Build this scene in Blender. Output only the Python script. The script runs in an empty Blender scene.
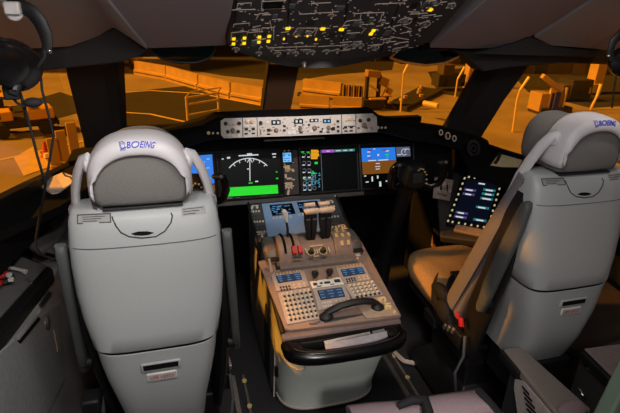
import bpy, bmesh, math, random
from mathutils import Vector, Matrix
random.seed(7)
C = bpy.context.scene.collection
V = Vector
# ------------------------------------------------------------------ camera model (used to survey the place from the photograph)
F = 494.292
YAW, PIT, ROL = [math.radians(a) for a in (15.789, 23.7, 1.754)]
CAM = V((-.568, -2.343, 1.722))
fw = V((math.sin(YAW)*math.cos(PIT), math.cos(YAW)*math.cos(PIT), -math.sin(PIT)))
rt = V((math.cos(YAW), -math.sin(YAW), 0)); up0 = rt.cross(fw)
RT = rt*math.cos(ROL) + up0*math.sin(ROL); UP = -rt*math.sin(ROL) + up0*math.cos(ROL)
cd = bpy.data.cameras.new('camera'); cam = bpy.data.objects.new('camera', cd); C.objects.link(cam)
cam.matrix_world = Matrix((( RT.x, UP.x, -fw.x, CAM.x), (RT.y, UP.y, -fw.y, CAM.y), (RT.z, UP.z, -fw.z, CAM.z), (0,0,0,1)))
cd.sensor_width = 36; cd.lens = F*36/620; cd.clip_start = .02; cd.clip_end = 600
bpy.context.scene.camera = cam

def ray(px, py): return fw*F + RT*(px-310) + UP*(206.5-py)
def atp(px, py, P, n):
    d = ray(px, py); P = V(P); n = V(n)
    return CAM + d*(((P-CAM).dot(n))/d.dot(n))
def at(px, py, **k):
    a, v = list(k.items())[0]; i = 'XYZ'.index(a); d = ray(px, py)
    return CAM + d*((v-CAM[i])/d[i])

# ------------------------------------------------------------------ materials
def lin(c):
    return tuple(((x/255)/12.92 if x/255 <= .04045 else ((x/255+.055)/1.055)**2.4) for x in c)
MATS = {}
def mat(name, rgb, rough=.5, metal=0, noise=.12, nscale=60, bump=.0, emit=0, spec=.5):
    if name in MATS: return MATS[name]
    m = bpy.data.materials.new(name); m.use_nodes = True; nt = m.node_tree; b = nt.nodes['Principled BSDF']
    c = lin(rgb)
    b.inputs['Roughness'].default_value = rough; b.inputs['Metallic'].default_value = metal
    b.inputs['Specular IOR Level'].default_value = spec
    if emit:
        b.inputs['Base Color'].default_value = (0, 0, 0, 1)
        b.inputs['Emission Color'].default_value = (*c, 1); b.inputs['Emission Strength'].default_value = emit
    else:
        tc = nt.nodes.new('ShaderNodeTexCoord'); nz = nt.nodes.new('ShaderNodeTexNoise')
        nz.inputs['Scale'].default_value = nscale; nz.inputs['Detail'].default_value = 4
        nt.links.new(tc.outputs['Object'], nz.inputs['Vector'])
        rp = nt.nodes.new('ShaderNodeValToRGB')
        rp.color_ramp.elements[0].color = (*[x*(1-noise) for x in c], 1)
        rp.color_ramp.elements[1].color = (*[min(1, x*(1+noise)) for x in c], 1)
        rp.color_ramp.elements[0].position = .3; rp.color_ramp.elements[1].position = .7
        nt.links.new(nz.outputs['Fac'], rp.inputs['Fac']); nt.links.new(rp.outputs['Color'], b.inputs['Base Color'])
        if bump:
            bp = nt.nodes.new('ShaderNodeBump'); bp.inputs['Strength'].default_value = bump; bp.inputs['Distance'].default_value = .01
            nt.links.new(nz.outputs['Fac'], bp.inputs['Height']); nt.links.new(bp.outputs['Normal'], b.inputs['Normal'])
    MATS[name] = m
    return m
def glass(name, rgb, gloss=.06, tint=(1, 1, 1)):
    m = bpy.data.materials.new(name); m.use_nodes = True; nt = m.node_tree; nt.nodes.clear()
    o = nt.nodes.new('ShaderNodeOutputMaterial'); t = nt.nodes.new('ShaderNodeBsdfTransparent'); g = nt.nodes.new('ShaderNodeBsdfGlossy')
    t.inputs['Color'].default_value = (*tint, 1); g.inputs['Color'].default_value = (*rgb, 1); g.inputs['Roughness'].default_value = .03
    x = nt.nodes.new('ShaderNodeMixShader'); x.inputs[0].default_value = gloss
    nt.links.new(t.outputs[0], x.inputs[1]); nt.links.new(g.outputs[0], x.inputs[2]); nt.links.new(x.outputs[0], o.inputs[0])
    MATS[name] = m
    return m
black = mat('black_plastic', (22, 21, 22), .55)
matte = mat('matte_black', (14, 13, 14), .85, spec=.2)
gloss = mat('gloss_black', (12, 12, 13), .25)
dgrey = mat('dark_grey', (46, 46, 48), .6)
mgrey = mat('mid_grey', (96, 97, 98), .55)
shell_m = mat('seat_shell_grey', (178, 181, 180), .42, noise=.03, nscale=300, bump=.03)
cap_m = mat('headrest_white', (214, 210, 212), .4, noise=.02)
fab_m = mat('headrest_fabric', (124, 121, 117), .9, noise=.12, nscale=400, bump=.15)
cush_m = mat('cushion_fabric', (126, 120, 124), .95, noise=.15, nscale=300, bump=.2)
sheep_m = mat('sheepskin_tan', (190, 152, 104), 1, noise=.22, nscale=220, bump=.6)
arm_m = mat('armrest_grey', (84, 87, 86), .6, noise=.05)
strap_m = mat('webbing_black', (24, 22, 24), .8, noise=.2, nscale=500)
red_m = mat('red_plastic', (205, 40, 42), .4)
white_m = mat('white_plastic', (225, 222, 216), .4)
beige_m = mat('beige_plastic', (216, 190, 165), .45)
ivory_m = mat('ivory_mark', (222, 206, 188), .6)
gold_m = mat('pale_gold', (222, 192, 130), .4)
brown_m = mat('quadrant_brown', (142, 118, 104), .55, noise=.08)
pan_m = mat('pedestal_grey', (172, 158, 150), .5, noise=.06)
pan_d = mat('panel_dark_grey', (84, 84, 88), .55)
ped_m = mat('pedestal_shell', (206, 212, 204), .45, noise=.03)
pside_m = mat('pedestal_side', (176, 174, 164), .5, noise=.05)
mcp_m = mat('mode_panel_grey', (206, 198, 192), .5, noise=.04)
oh_m = mat('overhead_grey', (58, 57, 60), .6, noise=.06)
oh_d = mat('overhead_dark', (40, 40, 43), .6, noise=.06)
ceil_m = mat('ceiling_lining', (150, 142, 147), .75, noise=.04, nscale=400, bump=.05)
liner_m = mat('side_lining', (158, 154, 156), .7, noise=.04, nscale=400)
hdr_m = mat('window_trim', (40, 40, 42), .75, noise=.06)
carpet_m = mat('carpet', (40, 39, 41), 1, noise=.45, nscale=350, bump=.4)
metal_m = mat('metal', (190, 182, 172), .35, .8)
chrome_m = mat('chrome', (215, 215, 215), .15, 1)
cab_m = mat('cabinet_grey', (176, 176, 172), .5, noise=.04)
cabtop_m = mat('tray_grey', (112, 112, 112), .7, noise=.1)
paper_m = mat('paper', (236, 226, 216), .8, noise=.03)
blueplate_m = mat('blue_grey_plate', (138, 168, 212), .45, noise=.04)
yellow_l = mat('lamp_amber', (255, 205, 20), emit=1.3)
blue_t = mat('logo_blue', (40, 52, 190), .5, noise=.02)
red_t = mat('text_red', (190, 70, 64), .6, noise=.02)
scr_m = mat('screen_black', (9, 13, 15), .45, spec=.12)
E_ = lambda n, c, s=1.0: mat('glow_' + n, c, emit=s)
e_green = E_('green', (10, 215, 25)); e_white = E_('white', (205, 210, 215)); e_grey = E_('grey', (120, 125, 135), .8)
e_blue = E_('sky_blue', (35, 120, 225)); e_brown = E_('brown', (118, 70, 14)); e_cyan = E_('cyan', (60, 160, 190), .9)
e_mag = E_('magenta', (170, 90, 200), .9); e_org = E_('orange', (240, 160, 20)); e_lblue = E_('light_blue', (120, 195, 240))
e_teal = E_('teal', (40, 130, 130), .75); e_violet = E_('violet', (92, 78, 135), .7); e_key = E_('key_legend', (215, 205, 160), .7); e_dim = E_('dim_blue', (14, 18, 34), .6)

# ------------------------------------------------------------------ mesh builder
class MB:
    def __init__(s): s.v = []; s.f = []
    def add(s, vs, fs):
        n = len(s.v); s.v += [V(v) for v in vs]; s.f += [[i+n for i in f] for f in fs]; return s
    def box(s, c, size, M=None, taper=1):
        x, y, z = [a/2 for a in size]; t = taper
        vs = [(-x,-y,-z),(x,-y,-z),(x,y,-z),(-x,y,-z),(-x*t,-y*t,z),(x*t,-y*t,z),(x*t,y*t,z),(-x*t,y*t,z)]
        vs = [V(v)+V(c) for v in vs]
        if M: vs = [M @ v for v in vs]
        return s.add(vs, [(3,2,1,0),(4,5,6,7),(0,1,5,4),(1,2,6,5),(2,3,7,6),(3,0,4,7)])
    def loft(s, rings, caps=True, closed=True):
        n = len(rings[0]); vs = [p for r in rings for p in r]; fs = []
        for i in range(len(rings)-1):
            for j in range(n if closed else n-1):
                k = (j+1) % n; fs.append((i*n+j, i*n+k, (i+1)*n+k, (i+1)*n+j))
        if caps: fs.append(tuple(range(n))[::-1]); fs.append(tuple((len(rings)-1)*n+j for j in range(n)))
        return s.add(vs, fs)
    def tube(s, pts, r, seg=10, sx=1, sy=1, hint=(0,0,1)):
        pts = [V(p) for p in pts]; rings = []
        rr = r if isinstance(r, (list, tuple)) else [r]*len(pts)
        u = V(hint)
        for i, p in enumerate(pts):
            t = (pts[min(i+1, len(pts)-1)] - pts[max(i-1, 0)]).normalized()
            a = u - t*u.dot(t)
            if a.length < 1e-4: a = t.orthogonal()
            a.normalize(); b = t.cross(a); u = a
            rings.append([p + a*(math.cos(q)*rr[i]*sx) + b*(math.sin(q)*rr[i]*sy) for q in [2*math.pi*k/seg for k in range(seg)]])
        return s.loft(rings)
    def cyl(s, p0, p1, r0, r1=None, seg=16):
        return s.tube([p0, p1], [r0, r0 if r1 is None else r1], seg)
    def lathe(s, p, ax, prof, seg=18):
        ax = V(ax).normalized(); a = ax.orthogonal().normalized(); b = ax.cross(a); p = V(p)
        return s.loft([[p + ax*h + (a*math.cos(q)+b*math.sin(q))*max(r, 1e-4) for q in [2*math.pi*k/seg for k in range(seg)]] for r, h in prof])
    def prism(s, poly, d):
        poly = [V(p) for p in poly]; d = V(d); n = len(poly)
        return s.add(poly + [p+d for p in poly], [tuple(range(n))[::-1], tuple(range(n, 2*n))] + [(i, (i+1) % n, n+(i+1) % n, n+i) for i in range(n)])
    def ell(s, c, r, seg=20, M=None, e=1.0):
        rings = []
        for i in range(1, 12):
            a = -math.pi/2 + math.pi*i/12
            ring = []
            for k in range(seg):
                q = 2*math.pi*k/seg
                sg = lambda w: math.copysign(abs(w)**e, w)
                p = V((r[0]*sg(math.cos(a))*sg(math.cos(q)), r[1]*sg(math.cos(a))*sg(math.sin(q)), r[2]*sg(math.sin(a))))
                if M: p = M.to_3x3() @ p
                ring.append(V(c)+p)
            rings.append(ring)
        return s.loft(rings)
    def build(s, name, m, parent=None, bevel=0, sub=0, smooth=True, angle=38, struct=False, loc=None):
        off = LOC.get(parent.name, V((0,0,0))) if parent else (V(loc) if loc is not None else V((0,0,0)))
        if not parent and loc is None and s.v:
            xs = [v.x for v in s.v]; ys = [v.y for v in s.v]; zs = [v.z for v in s.v]
            off = V(((min(xs)+max(xs))/2, (min(ys)+max(ys))/2, min(zs)))
        me = bpy.data.meshes.new(name)
        me.from_pydata([tuple(v-off) for v in s.v], [], s.f); me.validate(); me.update()
        bm = bmesh.new(); bm.from_mesh(me); bmesh.ops.recalc_face_normals(bm, faces=bm.faces); bm.to_mesh(me); bm.free()
        me.materials.append(m)
        o = bpy.data.objects.new(name, me); C.objects.link(o)
        if smooth:
            me.shade_smooth(); me.set_sharp_from_angle(angle=math.radians(angle))
        if bevel:
            b = o.modifiers.new('bevel', 'BEVEL'); b.width = bevel; b.segments = 3; b.limit_method = 'ANGLE'; b.angle_limit = math.radians(40); b.harden_normals = False
        if sub:
            b = o.modifiers.new('sub', 'SUBSURF'); b.levels = sub; b.render_levels = sub
        if parent: o.parent = parent; LOC[o.name] = off
        else: o.location = off; LOC[o.name] = off
        if struct: o['kind'] = 'structure'
        return o
LOC = {}
def tag(o, label, cat, group=None, kind=None):
    o['label'] = label; o['category'] = cat
    if group: o['group'] = group
    if kind: o['kind'] = kind
    return o
def thing(name, loc, label, cat, group=None):
    o = bpy.data.objects.new(name, None); o.empty_display_size = .05; C.objects.link(o); o.location = loc; LOC[o.name] = V(loc)
    return tag(o, label, cat, group)
def copy_tree(o, parent=None):
    c = o.copy(); C.objects.link(c)
    if parent: c.parent = parent
    for ch in list(o.children): copy_tree(ch, c)
    return c

TXT = {}
def text_polys(s, shear=0, sp=1.0):
    k = (s, shear, sp)
    if k not in TXT:
        cu = bpy.data.curves.new('t', 'FONT'); cu.body = s; cu.size = 1; cu.shear = shear; cu.space_character = sp; cu.resolution_u = 3; cu.offset = .018 if shear else 0
        o = bpy.data.objects.new('t', cu); C.objects.link(o); bpy.context.view_layer.update()
        me = bpy.data.meshes.new_from_object(o)
        vs = [v.co.copy() for v in me.vertices]; fs = [tuple(p.vertices) for p in me.polygons]
        bpy.data.objects.remove(o); bpy.data.meshes.remove(me)
        x0 = min(v.x for v in vs); x1 = max(v.x for v in vs); y0 = min(v.y for v in vs); y1 = max(v.y for v in vs)
        vs = [V(((v.x-(x0+x1)/2), (v.y-(y0+y1)/2), 0)) for v in vs]
        TXT[k] = (vs, fs, x1-x0, y1-y0)
    return TXT[k]

class Frame:
    """A flat panel in the place: origin, x and y directions, normal = x cross y."""
    def __init__(s, o, x, y):
        s.o = V(o); s.x = V(x).normalized(); y = V(y); s.y = (y - s.x*y.dot(s.x)).normalized(); s.n = s.x.cross(s.y)
        s.M = Matrix(((s.x.x,s.y.x,s.n.x,s.o.x),(s.x.y,s.y.y,s.n.y,s.o.y),(s.x.z,s.y.z,s.n.z,s.o.z),(0,0,0,1)))
    def p(s, u, v, w=0): return s.o + s.x*u + s.y*v + s.n*w
    def uv(s, px, py):
        q = atp(px, py, s.o, s.n) - s.o
        return q.dot(s.x), q.dot(s.y)
    def sc(s, px, py):
        a = s.uv(px-.5, py); b = s.uv(px+.5, py); c = s.uv(px, py-.5); d = s.uv(px, py+.5)
        return math.hypot(b[0]-a[0], b[1]-a[1]), math.hypot(d[0]-c[0], d[1]-c[1])
    def btn(s, mb, px, py, w, h, t=.003, z=0, taper=1):
        u, v = s.uv(px, py); a, b = s.sc(px, py)
        return mb.box((u, v, z+t/2), (w*a, h*b, t), s.M, taper)
    def rect(s, mb, u0, v0, u1, v1, t=.003, z=0): return mb.box(((u0+u1)/2, (v0+v1)/2, z+t/2), (abs(u1-u0), abs(v1-v0), t), s.M)
    def quad(s, mb, pts, t=.003, z=0):
        return mb.prism([s.p(*s.uv(*q), z) for q in pts], s.n*t)
    def knob(s, mb, px, py, r, h=.012, z=0, taper=.8, seg=14):
        u, v = s.uv(px, py); a = s.sc(px, py)[0]
        p = s.p(u, v, z)
        return mb.lathe(p, s.n, [(r*a*1.15, 0), (r*a*1.15, h*.2), (r*a, h*.25), (r*a*taper, h*.9), (r*a*taper*.8, h)], seg)
    def line(s, mb, x0, y0, x1, y1, w=.8, t=.0012, z=0):
        a = V(s.uv(x0, y0)).to_3d(); b = V(s.uv(x1, y1)).to_3d(); wd = w*s.sc(x0, y0)[0]
        d = b-a
        if d.length < 1e-6: return mb
        d.normalize(); n = V((-d.y, d.x, 0))*wd/2
        return mb.prism([s.p(q.x, q.y, z) for q in (a-n, b-n, b+n, a+n)], s.n*t)
    def ring(s, mb, px, py, r, w=.7, t=.0012, z=0, a0=0, a1=360):
        pts = []
        u, v = s.uv(px, py); a = s.sc(px, py)[0]; n = 20
        for rr in (r+w/2, r-w/2):
            pts.append([s.p(u+rr*a*math.cos(math.radians(a0+(a1-a0)*i/n)), v+rr*a*math.sin(math.radians(a0+(a1-a0)*i/n)), z) for i in range(n+1)])
        for i in range(n): mb.prism([pts[0][i], pts[0][i+1], pts[1][i+1], pts[1][i]], s.n*t)
        return mb
    def text(s, mb, txt, px, py, h, z=.001, shear=0, w=None, t=.0006):
        vs, fs, tw, th = text_polys(txt, shear)
        u, v = s.uv(px, py); a, b = s.sc(px, py); k = h*b/th; kx = (w*a/tw) if w else k
        for dz in (z, z+t): mb.add([s.p(u+q.x*kx, v+q.y*k, dz) for q in vs], fs)
        return mb

# ================================================================== SETTING
floor = MB().box((0, -.6, -.03), (2.9, 4.8, .06)).build('floor', carpet_m, struct=True)
# ground outside
GZ = -4.3
gm = mat('apron_concrete', (142, 122, 100), .9, noise=.22, nscale=.35)
MB().box((0, 60, GZ-.1), (240, 200, .2)).build('ground', gm, struct=True)
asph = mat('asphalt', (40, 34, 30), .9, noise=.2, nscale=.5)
g = lambda x, y, z=0: at(x, y, Z=GZ+z)
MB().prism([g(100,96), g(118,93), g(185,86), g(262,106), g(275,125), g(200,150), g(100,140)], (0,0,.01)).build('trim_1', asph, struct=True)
paint_m = mat('apron_paint', (205, 170, 110), .8, noise=.1, nscale=2)
def stripe(pts, w, name):
    mb = MB()
    q = [g(*p, .012) for p in pts]
    for a, b in zip(q, q[1:]):
        d = (b-a).normalized(); n = V((-d.y, d.x, 0))*w/2
        mb.prism([a-n, b-n, b+n, a+n], (0,0,.008))
    return mb.build(name, paint_m, struct=True)
stripe([(118,93),(150,90.5),(200,93.5),(275,108)], .18, 'trim_2')
stripe([(118,112),(150,114),(195,124),(240,136)], .16, 'trim_3')
stripe([(0,160),(45,150),(83,141)], .16, 'trim_4')
MB().prism([g(14,158,.012), g(34,146,.012), g(52,166,.012), g(24,176,.012)], (0,0,.01)).build('trim_5', paint_m, struct=True)
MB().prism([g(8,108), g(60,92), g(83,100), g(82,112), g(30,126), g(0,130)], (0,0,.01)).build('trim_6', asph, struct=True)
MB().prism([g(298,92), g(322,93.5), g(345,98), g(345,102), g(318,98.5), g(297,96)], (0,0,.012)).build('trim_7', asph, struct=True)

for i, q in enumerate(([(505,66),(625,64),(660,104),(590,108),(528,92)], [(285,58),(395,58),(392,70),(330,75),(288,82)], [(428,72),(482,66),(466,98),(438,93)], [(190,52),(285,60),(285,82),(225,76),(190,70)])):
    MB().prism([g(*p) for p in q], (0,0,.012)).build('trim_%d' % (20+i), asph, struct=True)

# cockpit shell: planes of the window walls
PLs = (V((-1.0, 0, 1.0)), V((.2, 1.0, 0)).cross(V((.03, 0, .45))).normalized())
PRs = (V((1.05, 0, 1.0)), V((-.2, 1.0, 0)).cross(V((-.03, 0, .45))).normalized())
sill_l = lambda x, y: atp(x, y, *PLs)
# window headers and pillars
def strip(name, pts, plane, out, m=hdr_m):
    return MB().prism([atp(x, y, *plane) for x, y in pts], out).build(name, m, struct=True, bevel=.006)
strip('trim_8', [(-120,30),(0,50),(70,45),(115,28),(148,50),(140,56),(118,63),(60,69),(0,76),(-120,88)], ((0,-.45,1.5),(0,1,0)), (0,.10,0))
strip('trim_9', [(455,50),(470,51),(500,50),(530,37),(552,46),(620,51),(760,60),(760,78),(620,65),(560,63),(505,68),(484,72),(470,60)], ((0,-.42,1.5),(0,1,0)), (0,.10,0))
lpil = [V((-1.005,-.02,.98)), V((-.82,.02,1.0)), V((-.80,-.26,1.50)), V((-1.035,-.34,1.50))]
pil_m = mat('pillar_trim', (26, 25, 26), .8, noise=.06)
mb = MB(); mb.prism([at(62,60,Y=-.2), at(117,56,Y=-.2), at(118,66,Y=-.15), at(123,150,Y=.0), at(84,150,Y=.0), at(83,140,Y=.0)], (.02,.07,0)); mb.build('trim_10', pil_m, struct=True, bevel=.01)
mb = MB(); mb.prism([at(489,52,Y=-.2), at(538,55,Y=-.25), at(505,100,Y=-.15), at(474,150,Y=.0), at(440,136,Y=.0), at(447,126,Y=.0)], (.02,.07,0)); mb.build('trim_11', pil_m, struct=True, bevel=.01)
cpost_m = mat('centre_post', (92, 62, 40), .7, noise=.06)
mb = MB(); mb.prism([(-.085,.42,1.05),(.075,.42,1.05),(.075,.2,1.37),(-.085,.2,1.37)], (0,.06,.02)); mb.build('trim_12', cpost_m, struct=True, bevel=.008)
mb = MB(); mb.prism([(-.092,.41,1.05),(-.082,.41,1.05),(-.082,.19,1.37),(-.092,.19,1.37)], (0,.06,.02)); mb.build('trim_13', black, struct=True)
# sills
def sill(name, pts, plane, drop, dy, out):
    P = [atp(x, y, *plane) for x, y in pts]; e = P[0]
    P = [V((e.x+dy*.2, e.y-.9, e.z+.03)), *P, V((P[-1].x, P[-1].y, drop)), V((e.x+dy*.2, e.y-.9, drop))]
    MB().prism(P, out).build(name, matte, struct=True, bevel=.006)
sill('trim_14', [(0,200),(39,180),(77,162.5),(84,151),(92,151)], PLs, .845, -.9, (-.05,0,0))
sill('trim_15', [(620,188),(530,159.5),(500,150.5),(475,142),(466,136)], PRs, .80, .9, (.05,0,0))
MB().prism([V((-1.02,.06,.855)), V((-1.30,-1.6,.855)), V((-1.34,-1.6,.57)), V((-1.28,.06,.57))], (-.02,0,-.02)).build('trim_24', matte, struct=True)  # added shelf, seals the gap below the left sill against floodlight leaks
MB().prism([V((1.07,.06,.81)), V((1.36,-1.6,.81)), V((1.52,-1.6,.55)), V((1.52,.06,.55))], (.02,0,-.02)).build('trim_25', matte, struct=True)  # matching added light seal below the right sill
mb = MB(); mb.prism([at(x,y,Y=-.525) for x, y in [(470,54),(496,48.5),(515,43),(530,37),(552,46),(585,50),(625,52),(625,58)]], (0,.03,0)); mb.build('trim_19', hdr_m, struct=True, bevel=.004)
# ceiling
ck = lambda X0, X1, Y0, Z0, Y1, Z1, t=.05: [V((X0,Y0,Z0)), V((X1,Y0,Z0)), V((X1,Y1,Z1)), V((X0,Y1,Z1))]
def ceil(name, poly, m=ceil_m, bev=.004): return MB().prism(poly, (0,.03,.06)).build(name, m, struct=True, bevel=bev)
nrm = V((0, .51, -1)).normalized()
CP = ((0,-.5,1.53), (0,.51,-1))
def slope(px, py, y2, k, dx=0):  # point on the lining's lower edge and the same line carried up and back to y2
    p = at(px, py, Y=-.5); return p, V((p.x+dx, y2, p.z+(p.y-y2)*k))
def lining(name, pa, pb, pc, k, dxa, dxc, m=ceil_m):
    a0, a1 = slope(*pa, -1.0, k, dxa); c0, c1 = slope(*pc, -1.0, k, dxc); b0 = at(*pb, Y=-.5)
    return ceil(name, [a1, a0, b0, c0, c1], m)
lining('ceiling_panel_left', (146,47.5), (150,49), (226,45.5), .50, -.12, -.01)
c0 = at(530,37,Y=-.5); c1 = c0+(at(588,0,Y=-.75)-c0)*2; a0, a1 = slope(430, 48, -1.0, .55)
ceil('ceiling_panel_right', [a1, a0, at(470,49,Y=-.5), at(496,48.5,Y=-.5), at(515,43,Y=-.5), c0, c1])
ceil('ceiling_liner_left', [at(147.5,50,Y=-.52)+V((-.115,-.48,.245)), V((-1.22,-1.0,1.755)), V((-1.15,-.52,1.505))] + [atp(x, y, at(147.5,50,Y=-.52), (0,.51,-1)) for x, y in ((0,51),(70,45.5),(95,37.5),(115,28.5),(131,38),(147.5,50))], liner_m)
ceil('ceiling_liner_right', [c0+V((.012,-.01,.0)), c1+V((.012,-.01,0)), V((1.9,-1.0,c1.z)), V((1.9,-.52,1.50)), at(620,51,Y=-.52), at(552,46,Y=-.52)], liner_m)
MB().prism([V((-1.5,-.95,1.77)), V((1.5,-.95,1.77)), V((1.5,-1.6,2.0)), V((-1.5,-1.6,2.0))], (0,.02,.05)).build('ceiling_rear', ceil_m, struct=True)
MB().box((0,-2.3,2.03), (3.0,1.45,.06)).build('ceiling', ceil_m, struct=True)
MB().prism([V((-1.06,.1,1.42)), V((1.2,.1,1.42)), V((1.2,-.46,1.60)), V((-1.06,-.46,1.60))], (0,.02,.05)).build('ceiling_front', matte, struct=True)
MB().prism([V((-1.10,-.44,1.58)), V((1.4,-.44,1.58)), V((1.4,-1.0,1.90)), V((-1.10,-1.0,1.90))], (0,.02,.05)).build('ceiling_crown', matte, struct=True)
MB().box((0,-3.02,1.0), (3.4,.06,2.1)).build('wall_back', liner_m, struct=True)
MB().prism([V((-1.34,-3,-.05)), V((-1.30,.6,-.05)), V((-1.30,.6,.58)), V((-1.34,-3,.58))], (-.04,0,0)).build('wall_left', dgrey, struct=True)
MB().prism([V((1.5,-3,-.05)), V((1.5,.6,-.05)), V((1.5,.6,.60)), V((1.5,-3,.60))], (.04,0,0)).build('wall_right', dgrey, struct=True)
MB().prism([V((-1.34,-3,.56)), V((-1.33,-1.58,.56)), V((-1.24,-1.58,2.06)), V((-1.2,-3,2.06))], (-.04,0,0)).build('wall_left_upper', liner_m, struct=True)
MB().prism([V((1.5,-3,.9)), V((1.55,-1.25,.9)), V((1.5,-1.25,2.06)), V((1.3,-3,2.06))], (.04,0,0)).build('wall_right_upper', liner_m, struct=True)
MB().box((0,.5,.5), (1.9,.05,1.0)).build('wall_front', matte, struct=True)
MB().prism([V((1.0,.04,.02)), V((.92,.55,.02)), V((.92,.55,.93)), V((1.03,.04,.95))], (.04,0,0)).build('wall_right_corner', matte, struct=True)
MB().prism([V((-1.0,.04,.02)), V((-.92,.55,.02)), V((-.92,.55,.95)), V((-1.0,.04,.97))], (-.04,0,0)).build('wall_left_corner', matte, struct=True)
MB().prism([V((-1.17,-.98,.79)), V((-1.28,-1.6,.79)), V((-1.24,-1.6,1.75)), V((-1.17,-.98,1.60))], (-.04,0,0)).build('left_light_block', hdr_m, struct=True)  # unseen panel added to keep the floodlight off the left seat edge
MB().prism([V((1.24,-.98,.79)), V((1.36,-1.6,.79)), V((1.36,-1.6,1.75)), V((1.27,-.98,1.60))], (.04,0,0)).build('wall_right_side', hdr_m, struct=True)
# panes
gl = glass('window_glass', (.9,.9,.9), .012, (.94,.95,.93))
def pane(name, pts):
    n = (V(pts[1])-V(pts[0])).cross(V(pts[3])-V(pts[0])).normalized()
    return MB().prism(pts, n*.008).build(name, gl, struct=True)
pane('window_1', [V((-.97,.03,.95)), V((-1.28,-1.3,.95)), V((-1.24,-1.3,1.6)), V((-1.0,-.3,1.6))])
pane('window_2', [V((-.08,.45,1.05)), V((-.84,.05,1.0)), V((-.82,-.28,1.5)), V((-.08,.12,1.5))])
pane('window_3', [V((.08,.45,1.05)), V((.9,.05,.98)), V((.98,-.28,1.5)), V((.08,.12,1.5))])
pane('window_4', [V((1.04,.03,.9)), V((1.32,-1.3,.9)), V((1.42,-1.3,1.6)), V((1.12,-.3,1.6))])

# ================================================================== GLARESHIELD + MODE PANEL
def section(X, zt, zb, yb, yf, zf): return [V((X,yb+.03,zb)), V((X,yb,zb+.012)), V((X,yb-.004,zt-.012)), V((X,yb+.012,zt)), V((X,yb+.12,zt+.004)), V((X,yf,zf)), V((X,yf,zf-.05)), V((X,yb+.1,zb+.02))]
gs = thing('glareshield', (0,.1,1.0), 'long black glareshield hood spanning below the windshield', 'glareshield')
mb = MB()
mb.loft([section(X,*a) for X, a in [(-1.03,(1.02,.92,-.1,.08,.99)), (-.84,(1.06,.96,-.08,.1,1.04)), (-.60,(1.10,1.02,-.11,.25,1.06)), (-.45,(1.135,1.065,-.115,.32,1.08)), (-.385,(1.177,1.072,-.115,.36,1.09)), (0,(1.178,1.072,-.115,.42,1.09)), (.385,(1.177,1.072,-.115,.36,1.09)), (.45,(1.135,1.065,-.115,.32,1.08)), (.60,(1.10,1.02,-.11,.25,1.06)), (.84,(1.055,.96,-.08,.1,1.04)), (1.06,(1.0,.90,-.1,.08,.97))]])
mb.build('hood', matte, gs)
mb = MB(); mb.box((-.02,-.098,1.061), (.30,.012,.010)); mb.build('hood_lip', dgrey, gs, bevel=.002)
MF = Frame((0,-.122,1.12), (1,0,0), (0,.17,.985))
for xs in ((208.5,213,217.7),):
    for i, x in enumerate(xs):
        mb = MB(); MF.knob(mb, x, 133+.1*i, 1.6 if i == 0 else 1.1, .006, z=.002); mb.build('hood_button', gold_m if i == 0 else ivory_m, gs)
for i, x in enumerate((377.8, 381.6, 385.3)):
    mb = MB(); MF.knob(mb, x, 127.6, 1.3 if i == 0 else 1.0, .006, z=.002); mb.build('hood_button', ivory_m, gs)
# three round dials on the right end of the hood
RF = Frame(at(446,135,Y=-.12), (1,.3,-.15), (0,.3,.9))
for x, y, r in ((439,132.6,1.7), (446,136,2.2), (452.4,138.6,1.8)):
    mb = MB(); RF.knob(mb, x, y, r, .012, z=.0); k = mb.build('hood_knob', black, gs)
    mb = MB(); RF.ring(mb, x, y, r, .8, z=.0125); mb.build('knob_ring', ivory_m, k)
mb = MB(); vf = Frame(at(473,148,Y=-.14), (1,.2,-.2), (0,.4,.9)); vf.ring(mb, 473, 148.5, 5.2, 2.2, t=.008); vf.ring(mb, 473,148.5, 2.2, 1.2, t=.006); mb.build('air_vent', dgrey, gs)

mp = thing('mode_control_panel', (0,-.12,1.07), 'pale grey autopilot mode panel of knobs set into the black glareshield', 'control panel')
mb = MB(); MF.quad(mb, [(224.5,118.2),(300,116.2),(372,113.3),(376.5,117),(377,132),(300,135.6),(224,138.2),(221,135),(220.5,121)], .006); mb.build('faceplate', mcp_m, mp, bevel=.001)
mb = MB()
for x, y0, y1 in ((242.3,117.5,137.5),(256.8,117.2,137),(341,114.8,133.8),(355.2,114.3,133.4)): MF.line(mb, x, y0, x+.4, y1, .7, z=.006)
mb.build('panel_seam', dgrey, mp)
def knobs(fr, lst, name, m, par, h=.014, z=.006, ring=None):
    for q in lst:
        mb = MB(); fr.knob(mb, q[0], q[1], q[2], h, z=z); mb.build(name, m, par)
knobs(MF, [(225.5,123.5,1.7),(239,123.3,1.7),(227.7,131.6,1.6),(238,131.3,1.6),(359.6,120.4,1.6),(368,119.6,1.6),(260.5,123,1.7)], 'selector_knob', dgrey, mp)
knobs(MF, [(229.8,124.5,1.1),(233.9,124.3,1.1),(246.8,121.8,2),(252,121.5,2),(345.9,119.8,1.8),(350.4,119.2,1.8)], 'round_button', beige_m, mp, .007)
knobs(MF, [(276,130.3,2),(299.8,128.3,1.8),(314,128,2.1),(328,127.6,1.8),(232.7,130.3,2.2),(363.6,125.4,2.2)], 'selector_knob', brown_m, mp)
knobs(MF, [(227.4,135.6,.9),(232.2,135.4,.9),(237.9,135.2,.9),(361,130.8,.9),(365,130.6,.9),(368.7,130.4,.9),(307,127,1.1)], 'round_button', white_m, mp, .006)
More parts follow.
